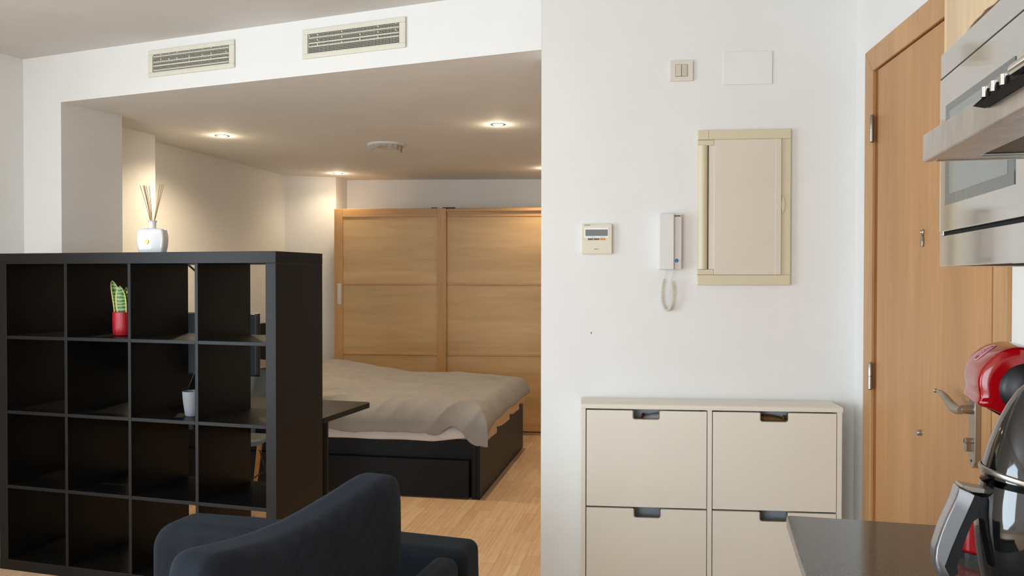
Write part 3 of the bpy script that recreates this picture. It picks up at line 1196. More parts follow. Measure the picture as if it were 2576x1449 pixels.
for a, b in zip(rings[:-1], rings[1:]):
    for k in range(len(a)):
        bm.faces.new((a[k], a[(k + 1) % len(a)], b[(k + 1) % len(b)], b[k]))
bm.faces.new(rings[-1])
bm.faces.new(list(reversed(rings[0])))
mesh_obj('bottle', bm, M_['ceramic'], t, smooth=True)
lathe('neck', [(.0175, .116), (.0160, .124), (.0158, .138), (.0165, .147), (.0205, .150), (.0215, .152), (.019, .154), (.013, .153), (.012, .142), (0, .142)], M_['ceramic'], t, 32)
lathe('medallion', [(0, .0022), (.006, .0022), (.0065, .0030), (.0092, .0030), (.0105, .0015), (.0105, 0), (0, 0)], M_['gold'], t, 28, (-.012, -.0270, .054), (PI / 2, 0, 0))
bm = bmesh.new()
for i in range(8):
    x = -.024 + i * .0034
    bm_box(bm, x, x + .002, -.0271, -.0262, .0245, .0257)
mesh_obj('printed_caption', bm, M_['greypot'], t)
random.seed(4)
for (tx, ty, tz, bx) in ((-.0610, .00, .318, -.006), (-.0455, .006, .318, -.007), (-.0425, -.006, .319, -.004), (-.0395, .002, .320, -.005), (-.037, .012, .318, -.002), (-.024, .014, .318, -.003), (.0385, .0, .323, .005), (.0425, .010, .324, .006), (.0505, -.004, .321, .007), (.053, .006, .320, .006)):
    tube('reed', [(bx, ty * .2, .138), (bx + (tx - bx) * .5 + .001, ty * .6, .232), (tx, ty, tz)], .0013, M_['reed'], t, 6)

# red pot with sansevieria
q = shelf_pt(.912, .155)
t = thing('potted_plant', 'variegated snake plant in a red ribbed pot in the shelving unit', 'plant', (q.x, q.y, ZT[2]), R(-20))
lathe('pot', [(0, .0), (.030, .0), (.040, .004), (.0455, .016), (.047, .04), (.047, .110), (.0455, .1115), (.044, .110), (.044, .095), (0, .095)], M_['redpot'], t, 40)
lathe('soil', [(0, .098), (.030, .097), (.0435, .0955)], M_['soil'], t, 24)


def blade(bx, by, tx, ty, h, w, bend, face):
    bm = bmesh.new()
    n = 16
    rows = []
    for i in range(n + 1):
        f = i / n
        ww = w * (.80 + .62 * f - .45 * f * f) * (1 - f ** 4) ** .7 if f < 1 else 0.0004
        c = Vector((bx + (tx - bx) * f + bend * math.sin(f * PI) * (1 if tx > bx else -1), by + (ty - by) * f, .093 + h * f))
        s = Vector((math.cos(face), math.sin(face), 0))
        nn = Vector((-s.y, s.x, 0))
        row = []
        for (k, e) in ((-1, 0), (-.78, .25), (-.35, .8), (0, 1), (.35, .8), (.78, .25), (1, 0)):
            row.append(bm.verts.new(c + s * ww * k + nn * (.010 * e * (1 - f * .6))))
        rows.append(row)
    for a, b in zip(rows[:-1], rows[1:]):
        for k in range(6):
            fc = bm.faces.new((a[k], a[k + 1], b[k + 1], b[k]))
            fc.material_index = 1 if k in (0, 5) else 0
    return mesh_obj('leaf', bm, [M_['leaf'], M_['leafedge']], t, smooth=True, solid=.0025)


blade(-.017, -.012, -.054, -.014, .166, .0225, -.011, R(38))
blade(.012, -.020, .008, -.028, .142, .0340, .0, R(2))
blade(.012, .008, .052, .014, .165, .021, .010, R(-25))
blade(-.004, .016, -.012, .030, .135, .020, .0, R(15))
blade(.022, -.010, .040, -.018, .120, .021, .006, R(-12))

# pale grey pot
q = shelf_pt(.512, .128)
t = thing('plant_pot', 'empty pale grey tapered pot beside an upright in the shelving unit', 'pot', (q.x, q.y, ZT[1]))
lathe('pot', [(0, 0), (.030, 0), (.032, .002), (.0365, .035), (.041, .070), (.0435, .104), (.0430, .1095), (.0415, .111), (.0395, .109), (.038, .080), (.034, .02), (0, .015)], M_['greypot'], t, 40)

# ================================================================== desk joined behind the shelving unit
t = thing('desk', 'black-brown desk with rounded corner standing behind the shelving unit', 'desk', (S0.x, S0.y, 0), YAW_SH)
prism('desk_top', rrect(-1.30, 0, .394, .905, .035, 7, (1, 1, 0, 0)), 'z', .694, .72, M_['black'], t, bevel=.002)
for (x, y) in ((-.030, .445), (-1.26, .445), (-1.26, .86)):
    bm = bmesh.new()
    bm_tube(bm, [(x, y, 0), (x, y, .694)], .025, 20)
    mesh_obj('leg', bm, M_['black'], t, smooth=True)
box('rail', -1.24, -.06, .42, .438, .625, .693, M_['black'], t)
box('rail', -1.24, -.14, .845, .863, .655, .693, M_['black'], t)

# monitor, back towards the camera
q = shelf_pt(.735, .56)
t = thing('monitor', 'dark monitor on the desk seen through the shelving unit', 'monitor', (q.x, q.y, .72), YAW_SH)
box('screen', -.27, .27, .022, .032, .155, .475, M_['blackplastic'], t, bevel=.003)
bm = bmesh.new()
bm_prism(bm, rrect(-.268, .268, .158, .472, .012, 4), 'y', -.002, .022)
mesh_obj('back_shell', bm, M_['monitor'], t, bevel=.006)
box('neck', -.03, .03, -.012, .010, .02, .32, M_['blackplastic'], t, bevel=.004)
prism('foot', rrect(-.11, .11, -.09, .10, .03, 5), 'z', 0, .014, M_['blackplastic'], t, bevel=.003)
tube('cable', smooth_open([(-.045, -.02, .25), (-.05, -.05, .19), (-.085, -.06, .10), (-.10, -.05, .03), (-.10, -.04, .004)], 6), .003, M_['blackplastic'], t, 8)

# desk lamp (its arm shows as a thin dark diagonal)
q = shelf_pt(1.02, .62)
t = thing('desk_lamp', 'thin black desk lamp arm glimpsed through the shelving unit', 'lamp', (q.x, q.y, .72), YAW_SH)
lathe('base', [(0, 0), (.085, 0), (.088, .006), (.082, .016), (.02, .022), (0, .022)], M_['blackplastic'], t, 32)
tube('lower_arm', [(0, 0, .02), (-.02, .0, .38)], .006, M_['blackplastic'], t, 10)
tube('upper_arm', [(-.02, 0, .38), (.045, -.02, .765), (.06, -.02, .768), (.32, -.02, .573)], .0055, M_['blackplastic'], t, 10)
lathe('shade', [(.012, .05), (.02, .045), (.05, -.02), (.048, -.02), (.018, .04), (.012, .045)], M_['blackplastic'], t, 28, (.32, -.02, .53))

# ================================================================== shell chair behind the desk
q = shelf_pt(.835, 1.20)
t = thing('shell_chair', 'grey moulded shell chair on wooden legs behind the desk', 'chair', (q.x, q.y, 0), YAW_SH)
bm = bmesh.new()
prof = smooth_open([(0, -.235, .425), (0, -.21, .452), (0, -.10, .44), (0, .04, .425), (0, .13, .445), (0, .19, .52), (0, .222, .64), (0, .25, .785), (0, .262, .835)], 4)
nP = len(prof)
rows = []
for i, p in enumerate(prof):
    f = i / (nP - 1)
    hw = .205 + .025 * math.sin(min(1, f * 1.5) * PI) if f < .75 else (.205 + .0177) * max(0.0, 1 - ((f - .75) / .25) ** 2.6) ** .5
    hw = max(hw, .03)
    row = []
    for k in range(13):
        s = -1 + k / 6
        lift = .075 * abs(s) ** 3 * (1 if f < .5 else max(0, 1 - (f - .5) * 2.2))
        fwd = -.09 * abs(s) ** 2.2 * max(0, min(1, (f - .35) * 3)) * (1 if f < .9 else .8)
        row.append(bm.verts.new((s * hw, p.y + fwd, p.z + lift)))
    rows.append(row)
for a, b in zip(rows[:-1], rows[1:]):
    for k in range(12):
        bm.faces.new((a[k], a[k + 1], b[k + 1], b[k]))
mesh_obj('shell', bm, M_['shell'], t, smooth=True, solid=.006)
for (sx_, sy_) in ((-1, -1), (1, -1), (-1, 1), (1, 1)):
    bm = bmesh.new()
    bm_tube(bm, [(sx_ * .215, sy_ * .20, 0), (sx_ * .10, sy_ * .095 + .01, .42)], [.011, .017], 12)
    mesh_obj('leg', bm, M_['legwood'], t, smooth=True)
for (a, b) in (((-.19, -.18, .09), (.125, .125, .33)), ((.19, -.18, .09), (-.125, .125, .33))):
    tube('brace', [a, b], .004, M_['blackplastic'], t, 8)
tube('stretcher', [(-.17, -.155, .17), (.17, -.155, .17)], .014, M_['legwood'], t, 10)

# ================================================================== bed (local x along its length, foot at x = 0; y across)
Bo = Vector((-.198, 5.025))
t = thing('bed', 'black-brown double bed frame with storage drawers and headboard', 'bed', (Bo.x, Bo.y, 0), YAW_BED)
bm = bmesh.new()
bm_box(bm, -2.09, -.052, .018, .038, .245, .365)
bm_box(bm, -2.09, -.052, .024, .038, .02, .245)
mesh_obj('side_rail', bm, M_['bedblack'], t, bevel=.002)
box('side_rail', -2.09, -.02, 1.542, 1.562, .02, .365, M_['bedblack'], t, bevel=.002)
bm = bmesh.new()
bm_box(bm, -.022, 0, 0, 1.58, 0, .38)
bm_box(bm, -.052, -.022, 0, .04, 0, .38)
bm_box(bm, -.052, -.022, 1.54, 1.58, 0, .38)
mesh_obj('footboard', bm, M_['bedblack'], t, bevel=.002)
bm = bmesh.new()
bm_box(bm, -2.14, -2.09, 0, 1.58, 0, 1.0)
mesh_obj('headboard', bm, M_['bedblack'], t, bevel=.003)
for (a, b) in ((-1.062, -.066), (-2.075, -1.072)):
    d = box('drawer', a, b, -.018, .001, .012, .243, M_['bedblack'], t, bevel=.002)
    box('drawer_box', a + .03, b - .03, .0012, .0235, .02, .20, M_['bedblack'], d)
box('slat_base', -2.08, -.055, .04, 1.54, .24, .262, M_['legwood'], t)

m_ = thing('mattress', 'white sheeted mattress in the black bed frame', 'mattress', (Bo.x, Bo.y, 0), YAW_BED)
bm = bmesh.new()
bm_box(bm, -2.075, -.058, .042, 1.536, .263, .50)
mesh_obj('mattress_core', bm, M_['sheet'], m_, bevel=.035, seg=5, smooth=True)
# sheet edge lapping over the side rail
bm = bmesh.new()
n = 90
rows = []
for i in range(n + 1):
    x = -1.66 + 1.57 * i / n
    wv = .006 * noise.noise(Vector((x * 5, 0, 3))) + .003 * math.sin(x * 21)
    zb = .352 + .006 * noise.noise(Vector((x * 3, 2, 1))) + (.028 * max(0, (x + .30) / .2) if x > -.30 else 0)
    rows.append([bm.verts.new((x, yy + wv * k, zz)) for (yy, zz, k) in ((.06, .47, 0), (.02, .44, .5), (.006, .41, 1), (.004, zb + .014, 1), (.005, zb, 1))])
for a, b in zip(rows[:-1], rows[1:]):
    for k in range(4):
        bm.faces.new((a[k], a[k + 1], b[k + 1], b[k]))
mesh_obj('sheet_edge', bm, M_['sheet'], m_, smooth=True, solid=.006)

# duvet
dv_ = thing('duvet', 'rumpled grey linen duvet spread over the bed', 'duvet', (Bo.x, Bo.y, 0), YAW_BED)


def duvet_surf(a, b, lift=0.0, hang=0.0):
    """a along the length (beyond 0 hangs at the foot), b across (below 0 hangs at the near side)"""
    RR = .13
    def over(d):
        if d <= 0:
            return 0, 0
        th = d / RR
        if th < PI / 2:
            return RR * math.sin(th), RR * (1 - math.cos(th))
        return RR + .02 * (d - RR * PI / 2), RR + (d - RR * PI / 2)
    ex, dx_ = over(a + .075)
    ey, dy_ = over(-(b - .105))
    ef, df = over(b - 1.47)
    x = min(a, -.075) + ex
    y = max(min(b, 1.47), .105) - ey + ef
    drop = (dx_ ** 4 + dy_ ** 4 + df ** 4) ** .25
    base = .592 + .095 * max(0, min(1, (-a - .55) / 1.0)) ** 1.2
    base += .022 * noise.noise(Vector((a * 1.9 + 4, b * 1.6, 2.2))) + .010 * noise.noise(Vector((a * 4.5, b * 4, 7)))
    base += .012 * math.exp(-((a + .52) / .2) ** 2) - .012 * math.exp(-((a + .85) / .16) ** 2)
    z = base - drop
    # creases: fan of soft folds pulled towards the near foot corner
    k = max(0, min(1, (.55 - b) / .5))
    ph = (a * 1.5 - b * 1.3) * 24 + 5.0 * noise.noise(Vector((a * 1.9, b * 1.9, 5)))
    fold = 1 - 2 * abs(math.sin(ph * .5)) ** .7
    amp = .017 * k * max(0, .35 + 1.1 * noise.noise(Vector((a * 2.9, b * 2.9, 9)))) * (1 if a < .02 else .5)
    z += amp * fold
    y += -.5 * amp * fold * k
    cr = .005 * noise.noise(Vector((a * 13, b * 13, 1))) + .0025 * noise.noise(Vector((a * 27, b * 23, 4)))
    z += cr
    return Vector((x, y, z + lift))


bm = bmesh.new()
na, nb = 190, 170
grid = []
for i in range(na + 1):
    row = []
    for j in range(nb + 1):
        fa, fb = i / na, j / nb
        amax = .135 + .05 * max(0, 1 - fb * 4.5) + .006 * math.sin(fb * 23)
        ae = -1.63 + 1.815 * fa
        bmin = -.172 - .010 * math.sin(fa * 9) - .012 * math.exp(-((fa - .2) / .2) ** 2)
        bmin += .085 * math.exp(-((ae + .17) / .075) ** 2)
        if ae > -.09:
            bmin -= .030 * min(1, (ae + .09) / .08)
        a = -1.63 + (amax + 1.63) * fa
        b = bmin + (1.66 - bmin) * fb
        row.append(bm.verts.new(duvet_surf(a, b)))
    grid.append(row)
for i in range(na):
    for j in range(nb):
        bm.faces.new((grid[i][j], grid[i + 1][j], grid[i + 1][j + 1], grid[i][j + 1]))
mesh_obj('cover', bm, M_['duvet'], dv_, smooth=True, solid=.010)
# pale lining folding out below the foot hem
bm = bmesh.new()
n = 110
rows = []
for i in range(n + 1):
    f = i / n
    b = .045 + 1.44 * f
    s = math.sin(f * 34 + 2.2 * math.sin(f * 9))
    scallop = abs(math.sin(f * 10.5 + .3)) ** .7
    hem = .412 + .035 * f
    rows.append([bm.verts.new((xx + k * .008 * s, b + .004 * s, zz)) for (xx, zz, k) in
                 ((-.02, hem + .10, 0), (.022, hem + .055, .4), (.034, hem + .01, .7), (.034 + .004 * s, hem - .026 - .030 * scallop, 1), (.020, hem - .036 - .034 * scallop, 1), (.006, hem - .024 - .02 * scallop, .6))])
for a, b in zip(rows[:-1], rows[1:]):
    for k in range(5):
        bm.faces.new((a[k], a[k + 1], b[k + 1], b[k]))
mesh_obj('lining', bm, M_['lining'], dv_, smooth=True, solid=.005)


def pillow_mesh(bm, hx, hy, hz, n=22, pinch=.06, seed=0, wr=.006):
    top, bot = [], []
    for i in range(n + 1):
        u = -1 + 2 * i / n
        ra, rb = [], []
        for j in range(n + 1):
            v = -1 + 2 * j / n
            x = hx * u * (1 - pinch * (1 - v * v) * abs(u) ** 3)
            y = hy * v * (1 - pinch * (1 - u * u) * abs(v) ** 3)
            e = ((1 - abs(u) ** 3.2) * (1 - abs(v) ** 3.2)) ** .5
            w = wr * noise.noise(Vector((u * 3 + seed, v * 3, seed))) * e
            ra.append(bm.verts.new((x, y, hz * e + w)))
            if i in (0, n) or j in (0, n):
                rb.append(ra[-1])
            else:
                rb.append(bm.verts.new((x, y, -hz * e + w)))
        top.append(ra)
        bot.append(rb)
    for i in range(n):
        for j in range(n):
            bm.faces.new((top[i][j], top[i + 1][j], top[i + 1][j + 1], top[i][j + 1]))
            bm.faces.new((bot[i][j], bot[i][j + 1], bot[i + 1][j + 1], bot[i + 1][j]))


bx_ = Vector((math.cos(YAW_BED), math.sin(YAW_BED)))
by_ = Vector((-bx_.y, bx_.x))
pp = Bo + bx_ * -1.875 + by_ * .70
bm = bmesh.new()
pillow_mesh(bm, .21, .36, .10, 22, .05, 3)
o = tag(mesh_obj('pillow', bm, M_['mauve'], smooth=True), 'mauve pillow at the head of the bed, glimpsed through the shelving unit', 'pillow')
o.location = (pp.x, pp.y, .64)
o.rotation_euler = (0, R(14), YAW_BED)

# ================================================================== wardrobe with two sliding doors (local x right, y back)
Wo = Vector((-1.586, 7.262))
YW = R(-5.6)
t = thing('wardrobe', 'large light wood wardrobe with two panelled sliding doors on the far wall', 'wardrobe', (Wo.x, Wo.y, 0), YW)
WH = 1.99
bm = bmesh.new()
bm_box(bm, 0.004, .022, .055, .33, .0, WH)
bm_box(bm, 1.968, 1.986, .055, .33, .0, WH)
bm_box(bm, .986, 1.004, .055, .33, .0, WH - .03)
bm_box(bm, .022, 1.968, .055, .33, WH - .02, WH)
bm_box(bm, .022, 1.968, .055, .33, .04, .06)
bm_box(bm, .022, 1.968, .322, .33, .06, WH - .02)
mesh_obj('carcass', bm, M_['birch'], t)
box('bottom_track', .0, 1.99, -.006, .055, .0, .022, M_['satin'], t)
box('top_track', .022, 1.968, .004, .055, WH - .030, WH - .016, M_['birchrail'], t)
bm = bmesh.new()
for (a, b) in ((.875, .925), (.975, 1.035), (1.025, 1.085)):
    bm_box(bm, a, b, .02, .05, WH - .004, WH + .004)
mesh_obj('roller_clip', bm, M_['dark'], t)


def sliding_door(x0, x1, y0, handle_x):
    zb, zt = .026, WH - .004
    st, rt_ = .078, .074
    rails = (.695, 1.318)
    d = bpy.data.objects.new('sliding_door', None)
    COL.objects.link(d)
    d.parent = t
    d.location = (0, y0, 0)
    for a, b in ((x0, x0 + st), (x1 - st, x1)):
        box('stile', a, b, 0, .022, zb, zt, M_['birch'], d, bevel=.002)
    for a, b in ((zb, zb + rt_), (zt - rt_, zt)):
        box('rail', x0 + st, x1 - st, .001, .022, a, b, M_['birchrail'], d, bevel=.002)
    for z in rails:
        box('rail', x0 + st, x1 - st, .0025, .022, z - .0105, z + .0105, M_['birchrail'], d, bevel=.004)
    zz = [zb + rt_, rails[0] - .0105, rails[0] + .0105, rails[1] - .0105, rails[1] + .0105, zt - rt_]
    for a, b in ((zz[0], zz[1]), (zz[2], zz[3]), (zz[4], zz[5])):
        box('panel', x0 + st, x1 - st, .008, .018, a, b, M_['birchpanel'], d)
    if handle_x:
        box('handle', handle_x - .018, handle_x + .018, -.0015, .002, 1.135, 1.322, M_['satin'], d, bevel=.001)


sliding_door(.001, 1.010, 0, .047)
sliding_door(.928, 1.985, .027, 1.94)

# ================================================================== sofa (uses the shelf heading; local x right, y away)
YS = R(-16.2)
dsx = Vector((math.cos(YS), math.sin(YS)))
dsy = Vector((-dsx.y, dsx.x))
So = S0 + dsx * .075 + dsy * -.845       # inner left end of the far arm
t = thing('sofa', 'dark navy corduroy sofa in the foreground, seen over its far arm', 'sofa', (So.x, So.y, 0), YS)
# far arm: slab with big rounded rear top corner and softer front corner
AL, AT, AH = 1.062, .150, .600
out = [(0.0, .06), (0, .47)]
for i in range(11):
    a = R(180 - 90 * i / 10)
    out.append((.095 + .095 * math.cos(a), AH - .095 + .095 * math.sin(a)))
out += [(.30, AH + .004), (.6, AH + .006), (.85, AH + .002)]
for i in range(6):
    a = R(90 - 90 * i / 5)
    out.append((AL - .03 + .03 * math.cos(a), AH - .03 + .03 * math.sin(a)))
out += [(AL + .004, .40), (AL, .06)]
bm = bmesh.new()
bm_prism(bm, out, 'y', 0, AT)
mesh_obj('arm', bm, M_['navy'], t, bevel=.030, seg=5, smooth=True)
bm = bmesh.new()
bm_box(bm, .20, AL - .02, -1.75, -.004, .06, .26)
mesh_obj('base', bm, M_['navy2'], t, bevel=.02, seg=3, smooth=True)
bm = bmesh.new()
bm_box(bm, .205, .30, -1.75, -.004, .262, .44)
mesh_obj('back', bm, M_['navy2'], t, bevel=.03, seg=4, smooth=True)
for (a, b) in ((-.90, -.006), (-1.74, -.91)):
    bm = bmesh.new()
    bm_box(bm, .31, AL - .01, a, b, .262, .41)
    mesh_obj('seat_cushion', bm, M_['navy2'], t, bevel=.035, seg=4, smooth=True)
for (x, y) in ((.06, .07), (.97, .07), (.27, -1.68), (.97, -1.68)):
    box('leg', x - .02, x + .02, y - .02, y + .02, 0, .062, M_['black'], t)

# big back cushion standing on the sofa
cdir = Vector((.395, .919))
cyaw = math.atan2(cdir.y, cdir.x)
bm = bmesh.new()
nu, nv, nw = 40, 26, 8
CLn, CHt, CTk = .73, .43, .155


def cush(u, v, w):
    """u along -1..1 (far = +1), v up 0..1, w thickness -1..1 (+1 = room side)"""
    x = u * CLn / 2
    z = v * CHt
    sag = -.045 * (1 - u * u) * v * (1 + .35 * (-u)) + .004 * u * v
    bulge = (1 - abs(u) ** 4) * (1 - abs(2 * v - 1) ** 4)
    y = -w * (CTk / 2) * (.74 + .42 * bulge ** .7)
    y += .012 * noise.noise(Vector((u * 2.5, v * 3, w + 5))) * bulge
    fold = math.sin((u * 1.1 - v * 2.3) * 15 + 2 * noise.noise(Vector((u * 2, v * 2, 3))))
    y -= .013 * (1 - 2 * abs(fold)) * max(0, w) * max(0, v - .35) * (1 - abs(u)) * 1.6
    z += sag
    return Vector((x, y, z))


def superbox(a, b, c, p=5.0):
    m = (abs(a) ** p + abs(b) ** p + abs(c) ** p) ** (1 / p)
    s = max(abs(a), abs(b), abs(c))
    k = s / m if m > 1e-9 else 1
    return a * k, b * k, c * k


vmap = {}
def cv(a, b, c):
    key = (round(a, 5), round(b, 5), round(c, 5))
    if key not in vmap:
        u, v, w = superbox(a, b, c, 9.0)
        vmap[key] = bm.verts.new(cush(u, (v + 1) / 2, w))
    return vmap[key]


def face_grid(fn, n1, n2):
    for i in range(n1):
        for j in range(n2):
            a0, a1 = -1 + 2 * i / n1, -1 + 2 * (i + 1) / n1
            b0, b1 = -1 + 2 * j / n2, -1 + 2 * (j + 1) / n2
            vs = [cv(*fn(a, b)) for a, b in ((a0, b0), (a1, b0), (a1, b1), (a0, b1))]
            if len(set(vs)) == 4:
                bm.faces.new(vs)


face_grid(lambda a, b: (a, b, 1), nu, nv)
face_grid(lambda a, b: (a, b, -1), nu, nv)
face_grid(lambda a, b: (a, 1, b), nu, nw)
face_grid(lambda a, b: (a, -1, b), nu, nw)
face_grid(lambda a, b: (1, a, b), nv, nw)
face_grid(lambda a, b: (-1, a, b), nv, nw)
o = mesh_obj('back_cushion', bm, M_['navyc'], None, smooth=True, subsurf=1)
tag(o, 'large dark blue back cushion standing upright on the sofa', 'cushion')
cc = Vector((-.490, 1.900))
o.location = (cc.x, cc.y, .430)
o.rotation_euler = (0, 0, cyaw)

# narrow cushion standing on the seat front by the far arm
fc = So + dsx * .998 + dsy * -.33
bm = bmesh.new()
bm_box(bm, -.020, .060, -.32, .315, 0, .186)
o = mesh_obj('seat_cushion', bm, M_['navy2'], None, bevel=.03, seg=5, smooth=True)
tag(o, 'narrow dark grey cushion standing on the sofa seat against its far arm', 'cushion')
o.location = (fc.x, fc.y, .411)
o.rotation_euler = (0, 0, YS)

# ================================================================== kitchen (local x towards its wall, y away from the camera)
def kit_pt(w, s):
    return K0 + kx * w + ky * s


t = thing('base_cabinets', 'pale wood kitchen base units under the grey worktop', 'kitchen cabinet', (K0.x, K0.y, 0), YAW_KIT)
box('end_panel', .03, .598, -.036, -.018, .0, .878, M_['mapleedge'], t)
box('carcass', .052, .598, -2.6, -.037, .10, .878, M_['maple'], t)
box('plinth', .09, .598, -2.6, -.037, 0, .099, M_['satin'], t)
for k in range(4):
    s1 = -.040 - k * .60
    d = box('door', .032, .0515, s1 - .596, s1, .105, .872, M_['maple'], t, bevel=.002)
    tube('handle', [(.004, s1 - .05, .80), (.004, s1 - .05, .66)], .006, M_['satin'], d, 10)
    for z in (.79, .67):
        tube('handle_post', [(.004, s1 - .05, z), (.033, s1 - .05, z)], .004, M_['satin'], d, 8)

wt = rrect(0, .60, -2.62, 0, .012, 6, (0, 1, 0, 0))
o = tag(prism('worktop', wt, 'z', .8785, .900, M_['stone'], None, bevel=.002), 'dark grey stone kitchen worktop with its end by the shoe cabinet', 'worktop')
o.location = (K0.x, K0.y, 0)
o.rotation_euler = (0, 0, YAW_KIT)

# wall cabinet housing the microwave
WX = .285
t = thing('wall_cabinet', 'pale wood wall cabinet above the worktop, housing the microwave', 'kitchen cabinet', (K0.x, K0.y, 0), YAW_KIT)
box('side_panel', WX, .598, -.018, .002, 1.400, 2.36, M_['mapleedge'], t, bevel=.001)
box('side_panel', WX + .004, .598, -.62, -.602, 1.400, 2.36, M_['mapleedge'], t, bevel=.001)
box('bottom_panel', WX + .31, .598, -.602, -.018, 1.402, 1.406, M_['mapleedge'], t)
box('niche_top', WX + .02, .598, -.602, -.018, 1.812, 1.828, M_['groove'], t)
box('cabinet_top', WX + .004, .598, -.602, -.018, 2.34, 2.36, M_['maple'], t)
# door above, its lower edge swollen and chipped
edge = [(-.022, 1.8035), (-.10, 1.8035), (-.15, 1.8085), (-.165, 1.8125), (-.195, 1.8145), (-.22, 1.8140), (-.24, 1.8165), (-.28, 1.8120), (-.305, 1.8118), (-.315, 1.807), (-.34, 1.8035), (-.60, 1.8035), (-.60, 2.352), (-.022, 2.352)]
bm = bmesh.new()
bm_prism(bm, edge, 'x', WX - .002, WX + .016)
mesh_obj('door', bm, M_['maple'], t, bevel=.0015)

# built-in microwave
t = thing('microwave', 'built-in stainless steel microwave with dark glass window in the wall cabinet', 'microwave', (K0.x, K0.y, 0), YAW_KIT)
zb, zt = 1.4005, 1.8015
bm = bmesh.new()
# trim frame: four bars around the door
bm_box(bm, WX - .010, WX + .004, -.600, -.0165, zb, 1.4575)
bm_box(bm, WX - .010, WX + .004, -.600, -.0165, 1.7515, zt)
bm_box(bm, WX - .010, WX + .004, -.039, -.0165, 1.4575, 1.7515)
bm_box(bm, WX - .010, WX + .004, -.600, -.566, 1.4575, 1.7515)
mesh_obj('trim_frame', bm, M_['steel'], t, bevel=.0012)
box('oven_body', WX + .005, WX + .30, -.599, -.020, zb + .001, zt - .01, M_['dark'], t)
dr = box('door', WX - .016, WX + .0045, -.482, -.041, 1.4645, 1.7495, M_['steel'], t, bevel=.0012)
box('door_gap', WX - .004, WX + .0045, -.565, -.040, 1.4578, 1.4642, M_['dark'], t)
wf = box('window_border', WX - .0172, WX - .0155, -.425, -.079, 1.512, 1.694, M_['glassband'], dr)
box('window_glass', WX - .0178, WX - .0170, -.40, -.105, 1.530, 1.680, M_['glassdark'], dr)
bm = bmesh.new()
for s in (-.145, -.20, -.25, -.30, -.35):
    bm_box(bm, WX - .0176, WX - .0171, s - .0007, s + .0007, 1.512, 1.530)
for z in (1.565, 1.62):
    bm_box(bm, WX - .0176, WX - .0171, -.105, -.079, z, z + .0012)
mesh_obj('border_lines', bm, M_['satin'], dr)
bm = bmesh.new()
bm_box(bm, WX - .0164, WX - .009, -.565, -.0395, 1.7496, 1.7512)
mesh_obj('door_seam', bm, M_['ink'], t)
box('door_edge', WX - .0164, WX - .009, -.0410, -.0393, 1.4645, 1.7496, M_['chrome'], t)
box('control_panel', WX - .016, WX + .0045, -.565, -.485, 1.4645, 1.7495, M_['steel'], t, bevel=.0012)
lathe('dial', [(0, .018), (.017, .018), (.019, .015), (.020, 0), (0, 0)], M_['satin'], t, 28, (WX - .016, -.525, 1.68), (0, -PI / 2, 0))

# cooker hood
t = thing('cooker_hood', 'stainless steel cooker hood with smudged front lip jutting over the worktop', 'cooker hood', (K0.x, K0.y, 0), YAW_KIT)
HX, s0, s1, hz0, hz1 = .102, -1.225, -.6225, 1.5215, 1.5545
bm = bmesh.new()
bm_box(bm, HX, HX + .012, s0, s1, hz0, hz1)
bm_box(bm, HX + .012, .598, s1 - .012, s1, hz0, hz1)
bm_box(bm, HX + .012, .598, s0, s0 + .012, hz0, hz1)
bm_box(bm, HX + .012, .598, s0 + .012, s1 - .012, hz1 - .004, hz1)
bm_box(bm, HX + .010, HX + .055, s0 + .012, s1 - .012, hz0 + .001, hz0 + .005)
bm_box(bm, .55, .598, s0 + .012, s1 - .012, hz0 + .001, hz0 + .005)
bm_box(bm, HX + .055, .55, s1 - .034, s1 - .010, hz0 + .001, hz0 + .005)
bm_box(bm, HX + .055, .55, s0 + .012, s0 + .034, hz0 + .001, hz0 + .005)
mesh_obj('canopy', bm, M_['steel_s'], t, bevel=.0018)
for (a, b) in ((s0 + .035, (s0 + s1) / 2 - .002), ((s0 + s1) / 2 + .002, s1 - .035)):
    box('grease_filter', HX + .056, .549, a, b, hz0 + .004, hz0 + .010, M_['filter'], t)
bm = bmesh.new()
bm_box(bm, .30, .598, s0 + .01, s1 - .01, hz1 + .0005, 1.80)
mesh_obj('housing', bm, M_['steel'], t, bevel=.002)
bm = bmesh.new()
bm_prism(bm, [(HX - .012, 1.5425), (HX + .0, 1.546), (HX + .0, 1.5575), (HX + .03, 1.5575), (HX + .03, 1.5546), (HX + .001, 1.5546), (HX - .001, 1.540)], 'y', -1.12, -.86)
mesh_obj('control_strip', bm, M_['dark'], t)
for s in (-.868, -.893, -.918):
    tube('control_button', [(HX - .004, s, 1.5585), (HX - .004, s, 1.5490)], .0035, M_['chrome'], t, 12)
tube('control_slider', [(HX - .004, -.945, 1.556), (HX - .004, -.99, 1.556)], .0058, M_['chrome'], t, 12)

# capsule coffee machine (front faces local -x)
cm = thing('coffee_machine', 'glossy red and black capsule coffee machine at the end of the worktop', 'coffee machine', (K0.x, K0.y, .900), YAW_KIT)
def px_w(px):
    return .292 + (px - 2424) / 1598
def px_z(y):
    return 1.379 + (697.6 - y) / 1442 - .900
SM = -.15
head = [(2424, 1005), (2427, 984), (2423, 954), (2426, 931), (2439, 905), (2466, 879), (2497, 865), (2531, 861), (2576, 871), (2620, 896), (2655, 935), (2668, 985), (2655, 1035), (2620, 1062), (2580, 1060), (2535, 1048), (2506, 1037), (2457, 1016)]
hp_ = [(px_w(a), px_z(b)) for a, b in head]
sm = smooth_closed(hp_[:], 4)
bm = bmesh.new()
bm_puff(bm, sm, 'y', SM, .074, 23, 3.6, .24, (px_w(2560), px_z(975)))
mesh_obj('head', bm, M_['red'], cm, smooth=True)
